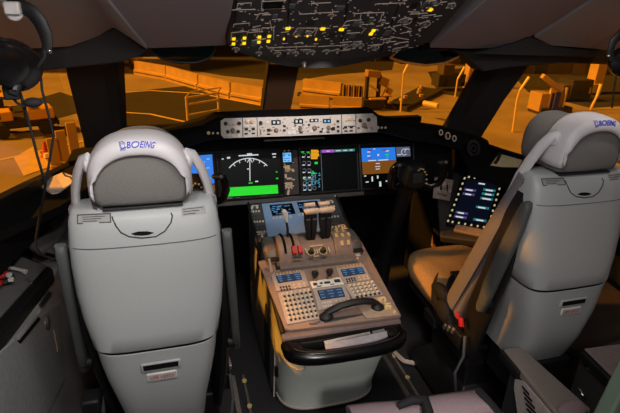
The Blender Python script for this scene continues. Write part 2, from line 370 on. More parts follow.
for lst, m, nm in (
    ([(246,129,3.2,2.6),(253,128.8,3.2,2.6),(246,133.6,3.2,1.6),(253,133.3,3.2,1.6),(345,127.2,3,2.2),(350.6,127,3,2.2),(345.4,131,3,1.4),(350.6,130.6,3,1.4),(268.5,130,3.4,3),(268.3,134,3.2,1.4),(284,126,2.6,2.2),(284,130.3,2.6,2.2),(337.4,121.2,2.6,2.4),(337.6,126.6,2.4,2),(337.6,131,2.4,2.4),(333,128.6,2.8,3.4),(320.5,131.5,3,2),(300.5,132.4,3,1.6),(327.6,132,3,1.4)], black, 'push_switch'),
    ([(267,122.4,3.2,1.6),(291.3,132.4,8,3.4),(292.5,128,3,1.6),(310.6,131.2,4,2.4),(324,130.5,3.2,1.8),(246,126,5,1.0),(253,125.8,5,1.0),(345.8,124,4,1),(350.6,123.8,4,1),(261,134.6,2.2,3)], white_m, 'legend_plate')):
    for q in lst:
        mb = MB(); MF.btn(mb, *q, t=.004, z=.006); mb.build(nm, m, mp)
for q, s in (((275.8,122.3,9.2,4.6),'250'),((298.2,121.3,9,4.6),'183'),((313.6,120.3,9,3.4),'VS'),((326.4,120.9,8,4.2),'5000')):
    mb = MB(); MF.btn(mb, *q, t=.003, z=.006); w = mb.build('readout_window', scr_m, mp)
    mb = MB(); 
    for k in (-1, 1): MF.btn(mb, q[0]+k*q[2]*.22, q[1], q[2]*.24, q[3]*.5, .0006, z=.009)
    mb.build('readout_digits', e_lblue if q[0] > 320 else e_white, w)
mb = MB(); MF.line(mb, 260.8, 128, 261.4, 133.5, 1.5, .012, z=.006); mb.build('toggle', ivory_m, mp)
mb = MB()
for i in range(46):
    x = random.uniform(224, 374); y = 135.5 - (x-224)*.028 - random.choice((2.2, 7, 11.5, 15)); MF.line(mb, x, y, x+random.uniform(1.2, 2.6), y, .5, z=.006)
mb.build('panel_legends', dgrey, mp)
random.seed(4)
for x in (228,233,249.5,264,271,280,287,295,303,308.5,318,322,331,334,343,348,353,358,366,371):
    mb = MB(); MF.btn(mb, x, 136-(x-224)*.027-random.choice((4.5,6.5,9)), random.uniform(1.2,2.2), random.uniform(1,1.8), .004, .006); mb.build('push_switch', black if random.random()<.65 else brown_m, mp)

# ================================================================== INSTRUMENT PANEL AND DISPLAYS
PF = Frame((0,0,.737), (1,0,0), (0,math.sin(math.radians(19)),math.cos(math.radians(19))))
ip = thing('instrument_panel', (0,.05,.65), 'wide black main instrument panel between glareshield and pedestal', 'instrument panel')
mb = MB(); PF.rect(mb, -.95, -.045, .95, .29, .05, -.062); mb.build('fascia', matte, ip, bevel=.004)
mb = MB(); PF.rect(mb, -.40, -.04, .40, -.016, .008, -.012); mb.build('lower_lip', mat('panel_lip', (70, 68, 68), .5), ip, bevel=.003)
knobs(PF, [(251.5,198.6,.8),(335.7,196.4,.9)], 'lip_screw', ivory_m, ip, .004, -.004)
mb = MB(); PF.quad(mb, [(280,150.5),(297.6,150),(299.5,194),(284,195.5)], .004, -.012); mb.build('centre_strip', mat('strip_grey', (52, 47, 46), .6), ip)
knobs(PF, [(288,169,1.9),(284.5,167,1),(292.8,170.5,1.6)], 'strip_knob', gold_m, ip, .012, -.008)
mb = MB(); PF.ring(mb, 288, 169, 2.4, .8, z=-.007); PF.btn(mb, 287.5,166, 5, 1.3, .002, -.008); PF.btn(mb, 286, 176, 2, 4, .004, -.008); PF.btn(mb, 289.5,178.5, 5, 1.6, .004, -.008); PF.btn(mb, 293.5,179.6, 3, 1.2, .004, -.008); mb.build('strip_markings', beige_m, ip)
lg = MB(); 
for a in range(8): PF.line(lg, 289, 186, 289+5*math.cos(a*.785), 186+3.6*math.sin(a*.785), 1.5, .006, -.008)
PF.line(lg, 289, 190, 288, 195, 2, .006, -.008); PF.btn(lg, 288.5,183, 8, 1.2, .004, -.008); lg.build('gear_lever', beige_m, ip)
knobs(PF, [(346.5,150.0,.6)], 'strip_knob', ivory_m, ip, .004, -.012)

def display(name, label, u0, v0, u1, v1, fr=PF, bz=.014, grp=None):
    c = fr.p((u0+u1)/2, v0-bz, 0)
    t = thing(name, c, label, 'display', grp)
    mb = MB(); mb.loft([[fr.p(u, v, w) for u, v in ((u0-d,v0-d),(u1+d,v0-d),(u1+d,v1+d),(u0-d,v1+d))] for d, w in ((bz,-.012),(bz,.004),(bz*.5,.007),(.001,.003),(.001,-.012))], caps=True)
    mb.build('bezel', black, t, smooth=False)
    mb = MB(); fr.rect(mb, u0, v0, u1, v1, .004, -.002); s = mb.build('screen', scr_m, t)
    return t, s
SY = .0026
def sym(fr, par, nm, m, fn):
    mb = MB(); fn(mb); return mb.build(nm, m, par, smooth=False)
def rc(fr, mb, x, y, w, h, z=SY): fr.btn(mb, x, y, w, h, .0006, z)
# captain navigation display
t, s = display('display_unit', 'map display with white compass arc above a solid green bar', -.362, 0, -.057, .226)
def f(mb):
    PF.ring(mb, 249.5, 184, 25.5, .9, .0006, SY, 42, 138)
    PF.line(mb, 249.7, 158, 249.9, 181, .8, .0006, SY)
    for a in (50, 65, 80, 100, 115, 130):
        c, d = math.cos(math.radians(a)), math.sin(math.radians(a)); PF.line(mb, 249.5+25*c, 183.5-25*d, 249.5+22.5*c, 183.5-22.5*d, .7, .0006, SY)
    rc(PF, mb, 248.5, 155.3, 20, 1.2); rc(PF, mb, 249.5, 154.6, 5, 2.6); rc(PF, mb, 228.5, 157.8, 3.2, 1.8); rc(PF, mb, 274, 154, 4, 1.2); rc(PF, mb, 274.2, 157, 3, 1); rc(PF, mb, 256.6, 181.4, 3, 1.2); rc(PF, mb, 222.6, 159, 2, 1)
    PF.line(mb, 247.2,162.5,249.7,158.5,.7,.0006,SY); PF.line(mb, 252.3,162.5,249.7,158.5,.7,.0006,SY); rc(PF, mb, 248, 169, 2, 1)
sym(PF, s, 'compass_arc', e_white, f)
sym(PF, s, 'green_bar', e_green, lambda mb: PF.quad(mb, [(226.6,187.6),(277.5,184.8),(278.2,193.4),(227.2,196.6)], .0006, SY))
sym(PF, s, 'green_text', e_green, lambda mb: [rc(PF, mb, *q) for q in ((250.5,183,4,1),(277,178.4,2,1.2),(276.6,172,1.6,1))])
sym(PF, s, 'grey_text', e_grey, lambda mb: [rc(PF, mb, *q) for q in ((230,198,5,.8),(238,197.8,4,.8),(264,196,6,.8),(275,195.4,3,.8))])
# captain primary display (outboard)
t, s = display('display_unit', 'leftmost glowing blue display, half hidden behind the left headrest', -.695, 0, -.392, .226)
sym(PF, s, 'sky_field', e_blue, lambda mb: PF.quad(mb, [(160,158.4),(212,154.4),(214.4,183.5),(164,188)], .0006, SY))
def f(mb):
    for x, y, w, h in ((196,160,3,1),(203,162,4,1),(208,159,3,1.2),(207,168,5,1),(205,174,3,1),(199,171,2,4),(209,178,4,1),(203,180,5,1.2)): rc(PF, mb, x, y, w, h, SY+.0007)
sym(PF, s, 'flight_symbols', e_lblue, f)
sym(PF, s, 'ground_field', e_brown, lambda mb: PF.quad(mb, [(164,189),(214.5,184.5),(215,192),(166,197)], .0006, SY))
# right inboard (engine display)
t, s = display('display_unit', 'engine display with columns of gauges beside a blank black half', .057, 0, .362, .226)
def f(mb):
    for r, y in enumerate((155,163,170.5,178,183,188)):
        for x in (303.8, 308.6, 313):
            if r < 3 and x > 312: continue
            PF.ring(mb, x+.25*r, y, 1.7, .45, .0006, SY, -120 if r < 3 else 0, 150 if r < 3 else 360)
    PF.line(mb, 341-20.4, 150, 322.5, 190.5, .35, .0006, SY)
sym(PF, s, 'gauge_rings', e_grey, f)
sym(PF, s, 'gauge_values', e_white, lambda mb: [rc(PF, mb, x+.25*r, y, 2.6, 1.1) for r, y in enumerate((157,165,172.4,167.7+10,185,190)) for x in (303.3, 308.6)])
def f(mb):
    random.seed(3)
    for r in range(7):
        y = 150.4+r*1.35; PF.line(mb, 310.8, y, 310.8+random.uniform(6.5, 9.2), y, 1.1, .0006, SY)
sym(PF, s, 'orange_alerts', e_org, f)
sym(PF, s, 'green_values', e_green, lambda mb: [rc(PF, mb, *q) for q in ((302.5,152,3,1),(308,152.2,3,1),(316,163,3,2.2),(313,173.3,4,1.6),(304,179,2,1))])
def f(mb):
    random.seed(5)
    for r in range(9):
        y = 171.5+r*1.9
        for k in range(3):
            if random.random() < .7: rc(PF, mb, 312.4+3.2*k+random.uniform(-.6,.6), y, random.uniform(1, 2.4), 1)
    for r in range(4): rc(PF, mb, 306.5, 180+3*r, 2, .8)
sym(PF, s, 'cyan_text', e_cyan, f)
sym(PF, s, 'magenta_header', e_mag, lambda mb: PF.quad(mb, [(321.4,150),(334,149.5),(334.2,152.3),(321.6,152.8)], .0006, SY))
sym(PF, s, 'blue_header', e_teal, lambda mb: PF.quad(mb, [(334.3,149.5),(354.6,148.6),(354.7,151.2),(334.5,152.3)], .0006, SY))
sym(PF, s, 'header_text', e_white, lambda mb: [rc(PF, mb, *q, SY+.0007) for q in ((328,151.1,3,.9),(338,150.7,5,.9),(345,150.4,4,.9),(351,150.1,3,.9))])
# right outboard (first officer primary)
t, s = display('display_unit', 'rightmost attitude display, blue sky over brown ground behind right yoke', .392, 0, .695, .226)
sym(PF, s, 'sky_field', e_blue, lambda mb: PF.quad(mb, [(361,148.4),(394.8,147.2),(395.8,159.8),(361.8,161.8)], .0006, SY))
sym(PF, s, 'ground_field', e_brown, lambda mb: PF.quad(mb, [(361.8,161.8),(395.8,159.8),(396.6,172.4),(362.6,174.6)], .0006, SY))
def f(mb):
    for x, y, w, h in ((368.5,152,3,1),(368.5,156,3,1),(374,149,2,.8),(378,155,1.6,2),(372,160.6,8,1),(383,160,10,1),(387,151,3,1),(377.5,163.5,4,.8),(377.5,166.5,5,.8),(377.5,169,4,.8),(365,176,2,1),(372,179,1.4,5),(377.5,177,1.4,3),(380,184,2,5),(393,175,3,1),(367,182,3,1),(387,181,3,1.2)): rc(PF, mb, x, y, w, h, SY+.0007)
sym(PF, s, 'flight_symbols', e_white, f)
sym(PF, s, 'red_tape', E_('dim_red', (120, 60, 130), .8), lambda mb: [rc(PF, mb, *q, SY+.0007) for q in ((370,150.4,4,1.4),(384,150,5,1.4),(370,158,3,1.2))])
sym(PF, s, 'green_text', e_green, lambda mb: [rc(PF, mb, *q, SY+.0007) for q in ((387,154.6,3.6,1),(380,182,2,1.2),(392,188,4,1),(387,157,2,.8))])
sym(PF, s, 'map_field', E_('dusk_grey', (92, 96, 120), .8), lambda mb: PF.quad(mb, [(395.6,147.2),(409.6,146.7),(410.4,156.2),(396.6,157)], .0006, SY))
sym(PF, s, 'map_arcs', e_white, lambda mb: [PF.ring(mb, 404, 152, 2.8, .5, .0006, SY+.0007, 40, 320), PF.ring(mb, 407, 151.5, 2.4, .5, .0006, SY+.0007, 30, 200), rc(PF, mb, 399, 154.6, 4, .8, SY+.0007)])
# standby instrument
u0, v0 = PF.uv(281.5,163); u1, v1 = PF.uv(291.3,152)
t, s = display('standby_display', 'small square light blue standby display on the centre strip', u0, v0, u1, v1, bz=.005)
sym(PF, s, 'sky_field', e_lblue, lambda mb: PF.rect(mb, u0+.003, v0+.003, u1-.003, v1-.003, .0006, SY))
sym(PF, s, 'standby_symbols', e_blue, lambda mb: [rc(PF, mb, *q, SY+.0007) for q in ((284,155,2,3),(289,155,2,2.4),(286.5,158.5,6,1),(285,160.6,2.2,1.2),(288.4,160.8,2.2,1.2),(286.5,154,1.4,1))])
mb = MB(); 
knobs(PF, [(284.2,150.9,.8),(288.5,150.8,.8),(284.6,164.4,.7),(292.6,162.6,.7)], 'bezel_button', gold_m, t, .004, .002)

# ================================================================== PEDESTAL
pd = thing('centre_pedestal', (0,-.5,0), 'centre console with rounded pale rear shell between the two pilot seats', 'console')
FP = Frame((0,-.28,.605), (1,0,0), (0,.28,.095))
AP = Frame((0,-.90,.52), (1,0,0), (0,.52,.10))
sidepts = [(-.01,.70),(-.28,.605),(-.375,.617),(-.90,.52),(-.95,.50),(-.95,.44),(-.80,.05),(-.02,.05)]
HW = .238
mb = MB(); mb.prism([(-HW,y,z) for y, z in [(.0,.69),(-.28,.595),(-.36,.597),(-.84,.515),(-.84,.46),(-.70,.46),(-.66,.02),(0,.02)]], (.006,0,0)); mb.build('side_panel', pside_m, pd)
mb = MB(); mb.prism([(HW-.006,y,z) for y, z in [(.0,.69),(-.28,.595),(-.36,.597),(-.84,.515),(-.84,.46),(-.70,.46),(-.66,.02),(0,.02)]], (.006,0,0)); mb.build('side_panel', pside_m, pd)
mb = MB(); mb.prism([(-HW+.006,y,z) for y, z in [(.0,.688),(-.28,.593),(-.36,.595),(-.84,.51),(-.84,.46),(-.70,.46),(-.66,.02),(0,.02)]], (2*HW-.012,0,0)); mb.build('core', dgrey, pd)
# black edge trim along both sides
for sx in (-1, 1):
    mb = MB(); mb.tube([(sx*HW,0,.70),(sx*HW,-.27,.607),(sx*(HW+.002),-.30,.60),(sx*HW,-.37,.606),(sx*HW,-.85,.519)], .012, 8, sy=.8); mb.build('edge_trim', black, pd)
mb = MB()
arch = []
for i in range(13):
    a = math.pi*i/12; arch.append(V((-HW-.0015, -.52+.07*math.cos(a), .26+.17*math.sin(a))))
mb.prism([V((-HW-.0015,-.45,.03))]+arch+[V((-HW-.0015,-.59,.03))], (.002,0,0)); mb.build('side_recess', dgrey, pd)
# forward sloped panel
fpm = mat('forward_panel_grey', (70, 72, 78), .55)
mb = MB(); FP.quad(mb, [(247,205.5),(335,198.2),(351,233),(257.5,243)], .012, -.006); mb.build('forward_panel', fpm, pd, bevel=.002)
for a, b in (((248.5,206),(260.3,205)), ((322.3,201),(335,199.6))):
    lx = b[0]-a[0]
    for r in range(8):
        for c in range(4):
            q = r/8*30; sk = q*.40
            mb = MB(); FP.btn(mb, a[0]+2+c*(lx-3.4)/3+sk*.9, a[1]+7+q*.9-c*.2, 1.7, 1.6, .004, .006); mb.build('key', pan_d if r % 3 else ivory_m, pd)
knobs(FP, [(252,209,1.4),(257,208.7,1.4),(326.5,203.5,1.2),(332,203.2,1.2),(262,237.5,1.2),(344.5,228,1.2)], 'panel_knob', ivory_m, pd, .010, .006)
mb = MB()
for q in ((255,206.6,7,.7),(258.5,233,6,.8),(261,235,7,.8),(329,201.6,7,.7),(341,226,7,.8),(343.5,229.5,8,.8)): FP.btn(mb, *q, .001, .006)
mb.build('panel_legends', ivory_m, pd)
# rear sloped deck
mb = MB(); AP.quad(mb, [(258,262),(272,258),(352,243),(362,243),(401,316),(380,319.5),(290,330.5),(285,329)], .014, -.010); mb.build('deck_plate', brown_m, pd, bevel=.002)

# lower display plate
u0, v0 = FP.uv(268,238.3); u1, v1 = FP.uv(318.5,200.8)
ld = thing('control_display', FP.p(0, v0, 0), 'blue-grey twin control display plate ahead of the throttles', 'display')
mb = MB(); FP.quad(mb, [(261.6,205.2),(319.4,200.4),(332.5,231.5),(267.8,238.2)], .006, .006); mb.build('plate', blueplate_m, ld, bevel=.002)
for (a, b, c, d) in (((269.2,207),(291.6,205.2),(295.4,215.5),(272.2,217.8)), ((296.6,204.2),(317,202.6),(321.2,212),(300,214.4))):
    mb = MB(); FP.quad(mb, [a,b,c,d], .002, .012); s = mb.build('screen', scr_m, ld)
    mb = MB(); w = b[0]-a[0]
    for i in range(26):
        r = random.random(); q = random.random(); x = a[0]+1.5+r*(w-4)+q*3; y = a[1]-r*1.6+1.5+q*8
        FP.btn(mb, x, y, random.uniform(1, 4), .7, .0006, .0142)
    mb.build('screen_text', E_('panel_text', (90,140,190), .8), s)
    mb = MB()
    for i in range(6): FP.btn(mb, c[0]-20+i*3.4-2, c[1]+4.5-i*.35, 1.8, 2, .0015, .012)
    mb.build('plate_keys', ivory_m, ld)

# throttle quadrant
tq = thing('throttle_quadrant', (0,-.42,.58), 'brown throttle quadrant with two black levers and cream grips', 'throttle quadrant')
def qprof(x):  # side profile of the quadrant block (curved top)
    pts = [(-.525,.595)]
    for i in range(9):
        a = math.radians(175 - i*17); pts.append((-.40+.095*math.cos(a), .61+.085*math.sin(a)))
    pts += [(-.30,.60)]
    return [V((x,y,z)) for y, z in pts]
mb = MB(); mb.prism(qprof(-.175), (.105,0,0)); mb.build('left_cheek', brown_m, tq, bevel=.006)
mb = MB(); mb.prism(qprof(.085), (.085,0,0)); mb.build('right_cheek', brown_m, tq, bevel=.006)
mb = MB(); mb.prism([v + V((0,0,-.012)) for v in qprof(-.07)], (.155,0,0)); mb.build('centre_block', brown_m, tq, bevel=.004)
mb = MB(); mb.prism([(-.18,-.53,.555),(-.18,-.53,.612),(-.18,-.49,.625),(-.18,-.3,.61),(-.18,-.3,.56)], (.355,0,0)); mb.build('quadrant_base', mat('base_grey', (116, 104, 98), .55), tq, bevel=.004)
QF = Frame((0,-.515,.63), (1,0,0), (0,.10,.055))
for x in (-.145, -.105):
    mb = MB(); pts = [(V((x, -.40+.0965*math.cos(math.radians(a)), .61+.0865*math.sin(math.radians(a))))) for a in range(40, 160, 12)]
    for p, q in zip(pts, pts[1:]): mb.tube([p, q], .006, 6)
    mb.build('lever_slot', matte, tq)
for k, x in enumerate((.097, .112, .127, .142, .157)):
    mb = MB(); a = 52+k*0
    for i, a in enumerate((60, 85, 110, 135)):
        p = V((x+.002*i, -.40+.098*math.cos(math.radians(a)), .61+.088*math.sin(math.radians(a)))); 
        if (i+k) % 2 == 0: mb.box((0,0,0), (.012,.022,.008), Matrix.Translation(p) @ Matrix.Rotation(math.radians(a-90), 4, 'X'))
    mb.build('flap_gate_plate', gold_m, tq)
# throttle levers
for x in (-.016, .052):
    L = thing('x', (0,0,0), 'x', 'x'); bpy.data.objects.remove(L)
    mb = MB()
    for dx in (-.0155, .0155):
        mb.loft([[V((x+dx*k+sx*w, y+sy*.013, z)) for sx, sy in ((-1,-1),(1,-1),(1,1),(-1,1))] for k, w, y, z in ((.5,.008,-.41,.66), (.8,.011,-.42,.72), (1,.013,-.41,.765), (1,.013,-.40,.805))])
    lv = mb.build('throttle_lever', black, tq, bevel=.003)
    mb = MB(); mb.tube([(x-.033,-.425,.820),(x-.028,-.425,.823),(x+.028,-.425,.823),(x+.033,-.425,.820)], [.011,.0145,.0145,.011], 12); mb.build('grip', beige_m, lv)
    mb = MB(); mb.tube([(x-.028,-.39,.838),(x+.022,-.39,.840)], .0105, 10); mb.build('reverse_grip', beige_m, lv)
    mb = MB(); 
    for dx in (-.0155,.0155): mb.box((x+dx,-.424,.782), (.018,.006,.006))
    mb.build('lever_mark', mgrey, lv)
# speedbrake
mb = MB(); mb.tube([(-.118,-.40,.67),(-.12,-.40,.74),(-.128,-.40,.785)], [.006,.0055,.005], 8); lv = mb.build('speedbrake_lever', dgrey, tq)
mb = MB(); mb.loft([[V((-.133+dx+sx*a, -.40+sy*.011, z)) for sx, sy in ((-1,-1),(1,-1),(1,1),(-1,1))] for dx, a, z in ((.008,.005,.770), (.005,.009,.795), (0,.0115,.818), (-.004,.007,.828))]); mb.build('lever_knob', white_m, lv, bevel=.003)
# red stab cutout switches
for x, y in ((293.6,252.2), (299.6,251.4)):
    mb = MB(); QF.btn(mb, x, y, 4.6, 8.6, .012, .012, .85); mb.build('cutout_switch_guard', red_m, tq, bevel=.002)
mb = MB(); QF.btn(mb, 297, 258, 8, 2, .003, .012); mb.build('placard', dgrey, tq)
for x, y in ((310.8,253.3), (322.6,252.3)):
    mb = MB(); QF.knob(mb, x, y, 2.7, .022, .01); k = mb.build('trim_knob', dgrey, tq)
    mb = MB(); QF.ring(mb, x, y, 3.9, .7, .001, .011); mb.build('knob_scale', gold_m, k)
mb = MB()
for q in ((316,247,8,.9),(311,247.6,3,.9),(321,246.5,3,.9),(317,253,1,4),(316,257.5,5,.8),(305.5,252,1,5),(328.5,251,1,5)): QF.btn(mb, *q, .001, .011)
mb.build('quadrant_legends', gold_m, tq)

# cursor control devices
CF = Frame((0,-.40,.615), (1,0,0), (0,.5,.10))
for cx, lab in ((-.2, 'dark domed palm rest left of the throttle quadrant'), (.195, 'dark domed palm rest right of the throttle quadrant')):
    c = thing('cursor_controller', (cx,-.41,.60), lab, 'controller', 'cursor controllers beside the throttles')
    mb = MB(); mb.loft([[V((cx+w*sx*math.copysign(abs(math.cos(q))**.6, math.cos(q)), yc+d*math.copysign(abs(math.sin(q))**.6, math.sin(q)), z)) for q in [2*math.pi*k/24 for k in range(24)] for sx in (1,)] for w, d, yc, z in ((.038,.075,-.385,.60),(.038,.075,-.385,.632),(.034,.066,-.375,.652),(.024,.046,-.365,.664),(.01,.02,-.36,.667))]); mb.build('palm_rest', mat('palm_grey', (88,84,84), .45), c)
    mb = MB(); mb.box((cx,-.474,.628), (.05,.022,.012)); mb.build('touch_pad', black, c, bevel=.003)
    mb = MB(); mb.tube([(cx-.03,-.435,.648),(cx,-.43,.657),(cx+.03,-.435,.648)], .003, 8); mb.build('rest_highlight', mat('edge_highlight_red', (150,84,74), .5), c)  # strip painted as the orange highlight along the palm rest edge
# parking brake lever, small switch boxes on the deck
mb = MB(); AP.btn(mb, 279.5,267.4, 8.5, 6, .012, .004); mb.build('switch_box', black, pd, bevel=.002)
mb = MB(); AP.btn(mb, 279.5,266.8, 5.5, 3.6, .001, .016); mb.build('switch_legend', mgrey, pd)
mb = MB(); a = AP.p(*AP.uv(271,272), 0); mb.tube([a, a+V((-.002,.0,.02)), a+V((-.006,.004,.05)), a+V((-.008,.006,.062))], [.008,.006,.005,.006], 8); mb.build('parking_brake_lever', beige_m, pd)
mb = MB(); AP.knob(mb, 357, 254.5, 3.4, .012, .004); AP.btn(mb, 355,259.6, 7, 1.6, .004, .004); AP.btn(mb, 352,252, 3, 1.6, .006, .004); mb.build('deck_switch', beige_m, pd)
# fuel control switches
for x, y in ((314.6,281.5), (329.2,279.6)):
    p = AP.p(*AP.uv(x, y), .004); mb = MB(); mb.loft([[p + AP.n*h + V((sx*w, sy*w*.8, 0)) for sx, sy in ((-1,-1),(1,-1),(1,1),(-1,1))] for w, h in ((.011,0),(.009,.014))]); k = mb.build('fuel_switch', mat('switch_tan', (150,116,84), .5), pd, bevel=.002)
    mb = MB(); mb.loft([[p + AP.n*h + V((sx*w, .006+sy*w*.7, 0)) for sx, sy in ((-1,-1),(1,-1),(1,1),(-1,1))] for w, h in ((.006,.012),(.013,.03),(.014,.046),(.009,.052))]); mb.build('switch_cap', black, k, bevel=.003)

# tuning / audio panels on the deck
def keygrid(fr, par, nm, m, a, b, c, rows, cols, w, h, t=.004, z=.0, kn=False):
    # a: first key, b: last key of first row, c: first key of last row (pixels)
    for r in range(rows):
        for k in range(cols):
            fx = k/max(cols-1,1); fy = r/max(rows-1,1)
            x = a[0]+(b[0]-a[0])*fx+(c[0]-a[0])*fy; y = a[1]+(b[1]-a[1])*fx+(c[1]-a[1])*fy
            mb = MB()
            if kn: fr.knob(mb, x, y, w, t, z)
            else: fr.btn(mb, x, y, w, h, t, z)
            mb.build(nm, m, par)
def radio(name, lab, quad, scr):
    t = thing(name, AP.p(*AP.uv(*quad[3]), 0), lab, 'radio panel')
    mb = MB(); AP.quad(mb, quad, .006, .004); mb.build('faceplate', pan_m, t, bevel=.0015)
    mb = MB(); AP.quad(mb, scr, .002, .010); s = mb.build('screen', scr_m, t)
    mb = MB(); w = scr[1][0]-scr[0][0]; h = scr[3][1]-scr[0][1]; dx = scr[3][0]-scr[0][0]; dy = scr[1][1]-scr[0][1]
    for r in range(3):
        for k in range(3):
            fx = .14+.36*k; fy = .2+.3*r; AP.btn(mb, scr[0][0]+w*fx+dx*fy, scr[0][1]+dy*fx+h*fy, w*random.uniform(.1,.26), .8, .0005, .0122)
    mb.build('screen_text', E_('panel_text', (90,140,190), .8), s)
    mb = MB(); AP.quad(mb, [(q[0]+(q[0]-sum(p[0] for p in scr)/4)*-.06, q[1]+(q[1]-sum(p[1] for p in scr)/4)*-.06) for q in scr], .0005, .0121); mb.build('screen_glow', E_('panel_blue', (38, 56, 82), .8), s)
    return t
t = radio('radio_panel', 'radio tuning panel at front left of the pedestal deck', [(271,277),(304,272.5),(309,287.5),(276.5,293)], [(275.6,278),(299.6,274.6),(302,281.4),(278.2,285)])
keygrid(AP, t, 'key', dgrey, (280.5,289.4), (289,288.2), (281.4,292), 2, 4, 1.7, 1.5, .003, .010)
keygrid(AP, t, 'round_key', ivory_m, (294,287), (304,285), (295,290), 2, 3, .9, 0, .004, .010, True)
keygrid(AP, t, 'edge_key', gold_m, (273.5,276.3), (300,272.9), (273.5,276.3), 1, 9, 1.4, .8, .003, .010)
t = radio('radio_panel', 'radio tuning panel in the middle of the deck behind the fuel switches', [(312.5,291),(344.5,286.5),(352.5,306.5),(318,311.5)], [(317,292.6),(341.2,289.2),(345,298.4),(320.6,302)])
keygrid(AP, t, 'key', ivory_m, (322,305.2), (330,304), (323,308.6), 2, 4, 1.5, 1.4, .003, .010)
keygrid(AP, t, 'round_key', ivory_m, (336,303), (348,301), (337.4,306.4), 2, 4, .9, 0, .004, .010, True)
t = radio('radio_panel', 'radio tuning panel at front right of the pedestal deck', [(335.5,269.8),(363,265.8),(371.5,281),(342.5,285)], [(340.4,271.6),(361.6,268.6),(365,275.2),(343.4,278.4)])
keygrid(AP, t, 'key', dgrey, (346.4,281.4), (354,280.2), (347.2,283.4), 2, 4, 1.5, 1.3, .003, .010)
keygrid(AP, t, 'round_key', gold_m, (359,279), (367,277.6), (360,281.6), 2, 3, .9, 0, .004, .010, True)
keygrid(AP, t, 'edge_key', gold_m, (337,269), (360,265.8), (337,269), 1, 8, 1.3, .8, .003, .010)
def audio(lab, quad, a, b, c, rows, cols):
    t = thing('audio_panel', AP.p(*AP.uv(*quad[3]), 0), lab, 'audio panel')
    mb = MB(); AP.quad(mb, quad, .006, .004); mb.build('faceplate', pan_m, t, bevel=.0015)
    keygrid(AP, t, 'volume_knob', mat('knob_cream', (226,208,176), .5), a, b, c, rows, cols, 1.15, 0, .008, .010, True)
    a2 = (a[0]+2, a[1]+1.9); keygrid(AP, t, 'select_key', black, a2, (b[0]+1.6, b[1]+1.9), (c[0]+2, c[1]+1.9), rows, cols, 2.1, 1.7, .003, .010)
    return t
audio('audio panel with rows of pale knobs on the left of the pedestal deck', [(277.5,294),(309.5,289),(319.5,320),(287,326)], (282.5,296.6), (308.5,292.2), (289,320), 6, 7)
audio('audio panel with rows of cream knobs on the right of the pedestal deck', [(344,286),(372.5,281.5),(383,296),(352.5,300.5)], (349.6,287.6), (371.8,284), (355,297), 4, 6)
# centre plate, right rear plate
mb = MB(); AP.quad(mb, [(309.5,283),(341,278.4),(344,285.6),(312.4,290)], .006, .004); mb.build('placard_plate', white_m, pd, bevel=.001)
mb = MB()
for q in ((315,286,4,2.4),(321,285,3,1.6),(327,284.4,6,2),(337,282.6,6,3),(332,286,4,.8),(319,288,5,.8)): AP.btn(mb, *q, .0015, .010)
mb.build('placard_marks', dgrey, pd)
rp_ = thing('lighting_panel', AP.p(*AP.uv(392,312), 0), 'tan light control panel at rear right corner of pedestal deck', 'control panel')
mb = MB(); AP.quad(mb, [(353,302),(384,297.2),(398.5,316.5),(366,320)], .006, .004); mb.build('faceplate', mat('panel_tan', (166,142,120), .5), rp_, bevel=.0015)
knobs(AP, [(380,302,2),(384.5,302.6,1.4),(386.5,309,2.6),(389.6,309.6,1.6),(394,314.6,1.3),(365,305.5,1.2)], 'dimmer_knob', gold_m, rp_, .012, .010)
mb = MB(); 
for q in ((381,299.6,8,.8),(387,305.4,7,.8),(371,304,5,.8)): AP.btn(mb, *q, .001, .010)
mb.build('panel_legends', ivory_m, rp_)
# rear shell (D shaped) and rim
def dring(w, yb, yf, z, n=28, e=.62, zl=None):
    pts = []
    for i in range(n+1):
        q = math.pi*i/n
        x = -w*math.copysign(abs(math.cos(q))**e, math.cos(q)); y = yf - (yf-yb)*abs(math.sin(q))**e
        pts.append(V((x, y, z)))
    return pts
shell_rings = [dring(w, yb, -.62, z) for w, yb, z in ((.215,-.765,.03),(.222,-.785,.045),(.228,-.80,.12),(.234,-.87,.28),(.238,-.94,.40),(.238,-.965,.455))]
mb = MB(); mb.loft(shell_rings); mb.build('rear_shell', ped_m, pd, angle=30)
def shellpt(i, f): # point on the shell at angle index i, height fraction between ring 2 and 5
    a = shell_rings[2+int(f*2.999)][i]; b = shell_rings[3+int(f*2.999)][i]; k = f*3-int(f*2.999); p = a.lerp(b, k)
    return p + V((p.x, p.y+.62, 0)).normalized()*.002
mb = MB(); mb.tube([shellpt(0,.99)]+[shellpt(i,.52) for i in (2,4,6,8)]+[shellpt(9,.60),shellpt(9,.8),shellpt(8,.97)], .0022, 6); mb.build('shell_seam', pan_m, pd)
mb = MB(); mb.tube([shellpt(20,.98),shellpt(20,.62),shellpt(22,.5),shellpt(26,.5)], .0022, 6); mb.build('shell_seam', white_m, pd)
mb = MB(); mb.tube([shellpt(2,.12),shellpt(2,.24)], .009, 8, sy=1); mb.build('shell_slot', matte, pd)
mb = MB(); mb.tube([p + V((0,-.004,0)) for p in shell_rings[1]], .006, 6); mb.build('shell_foot', pan_m, pd)
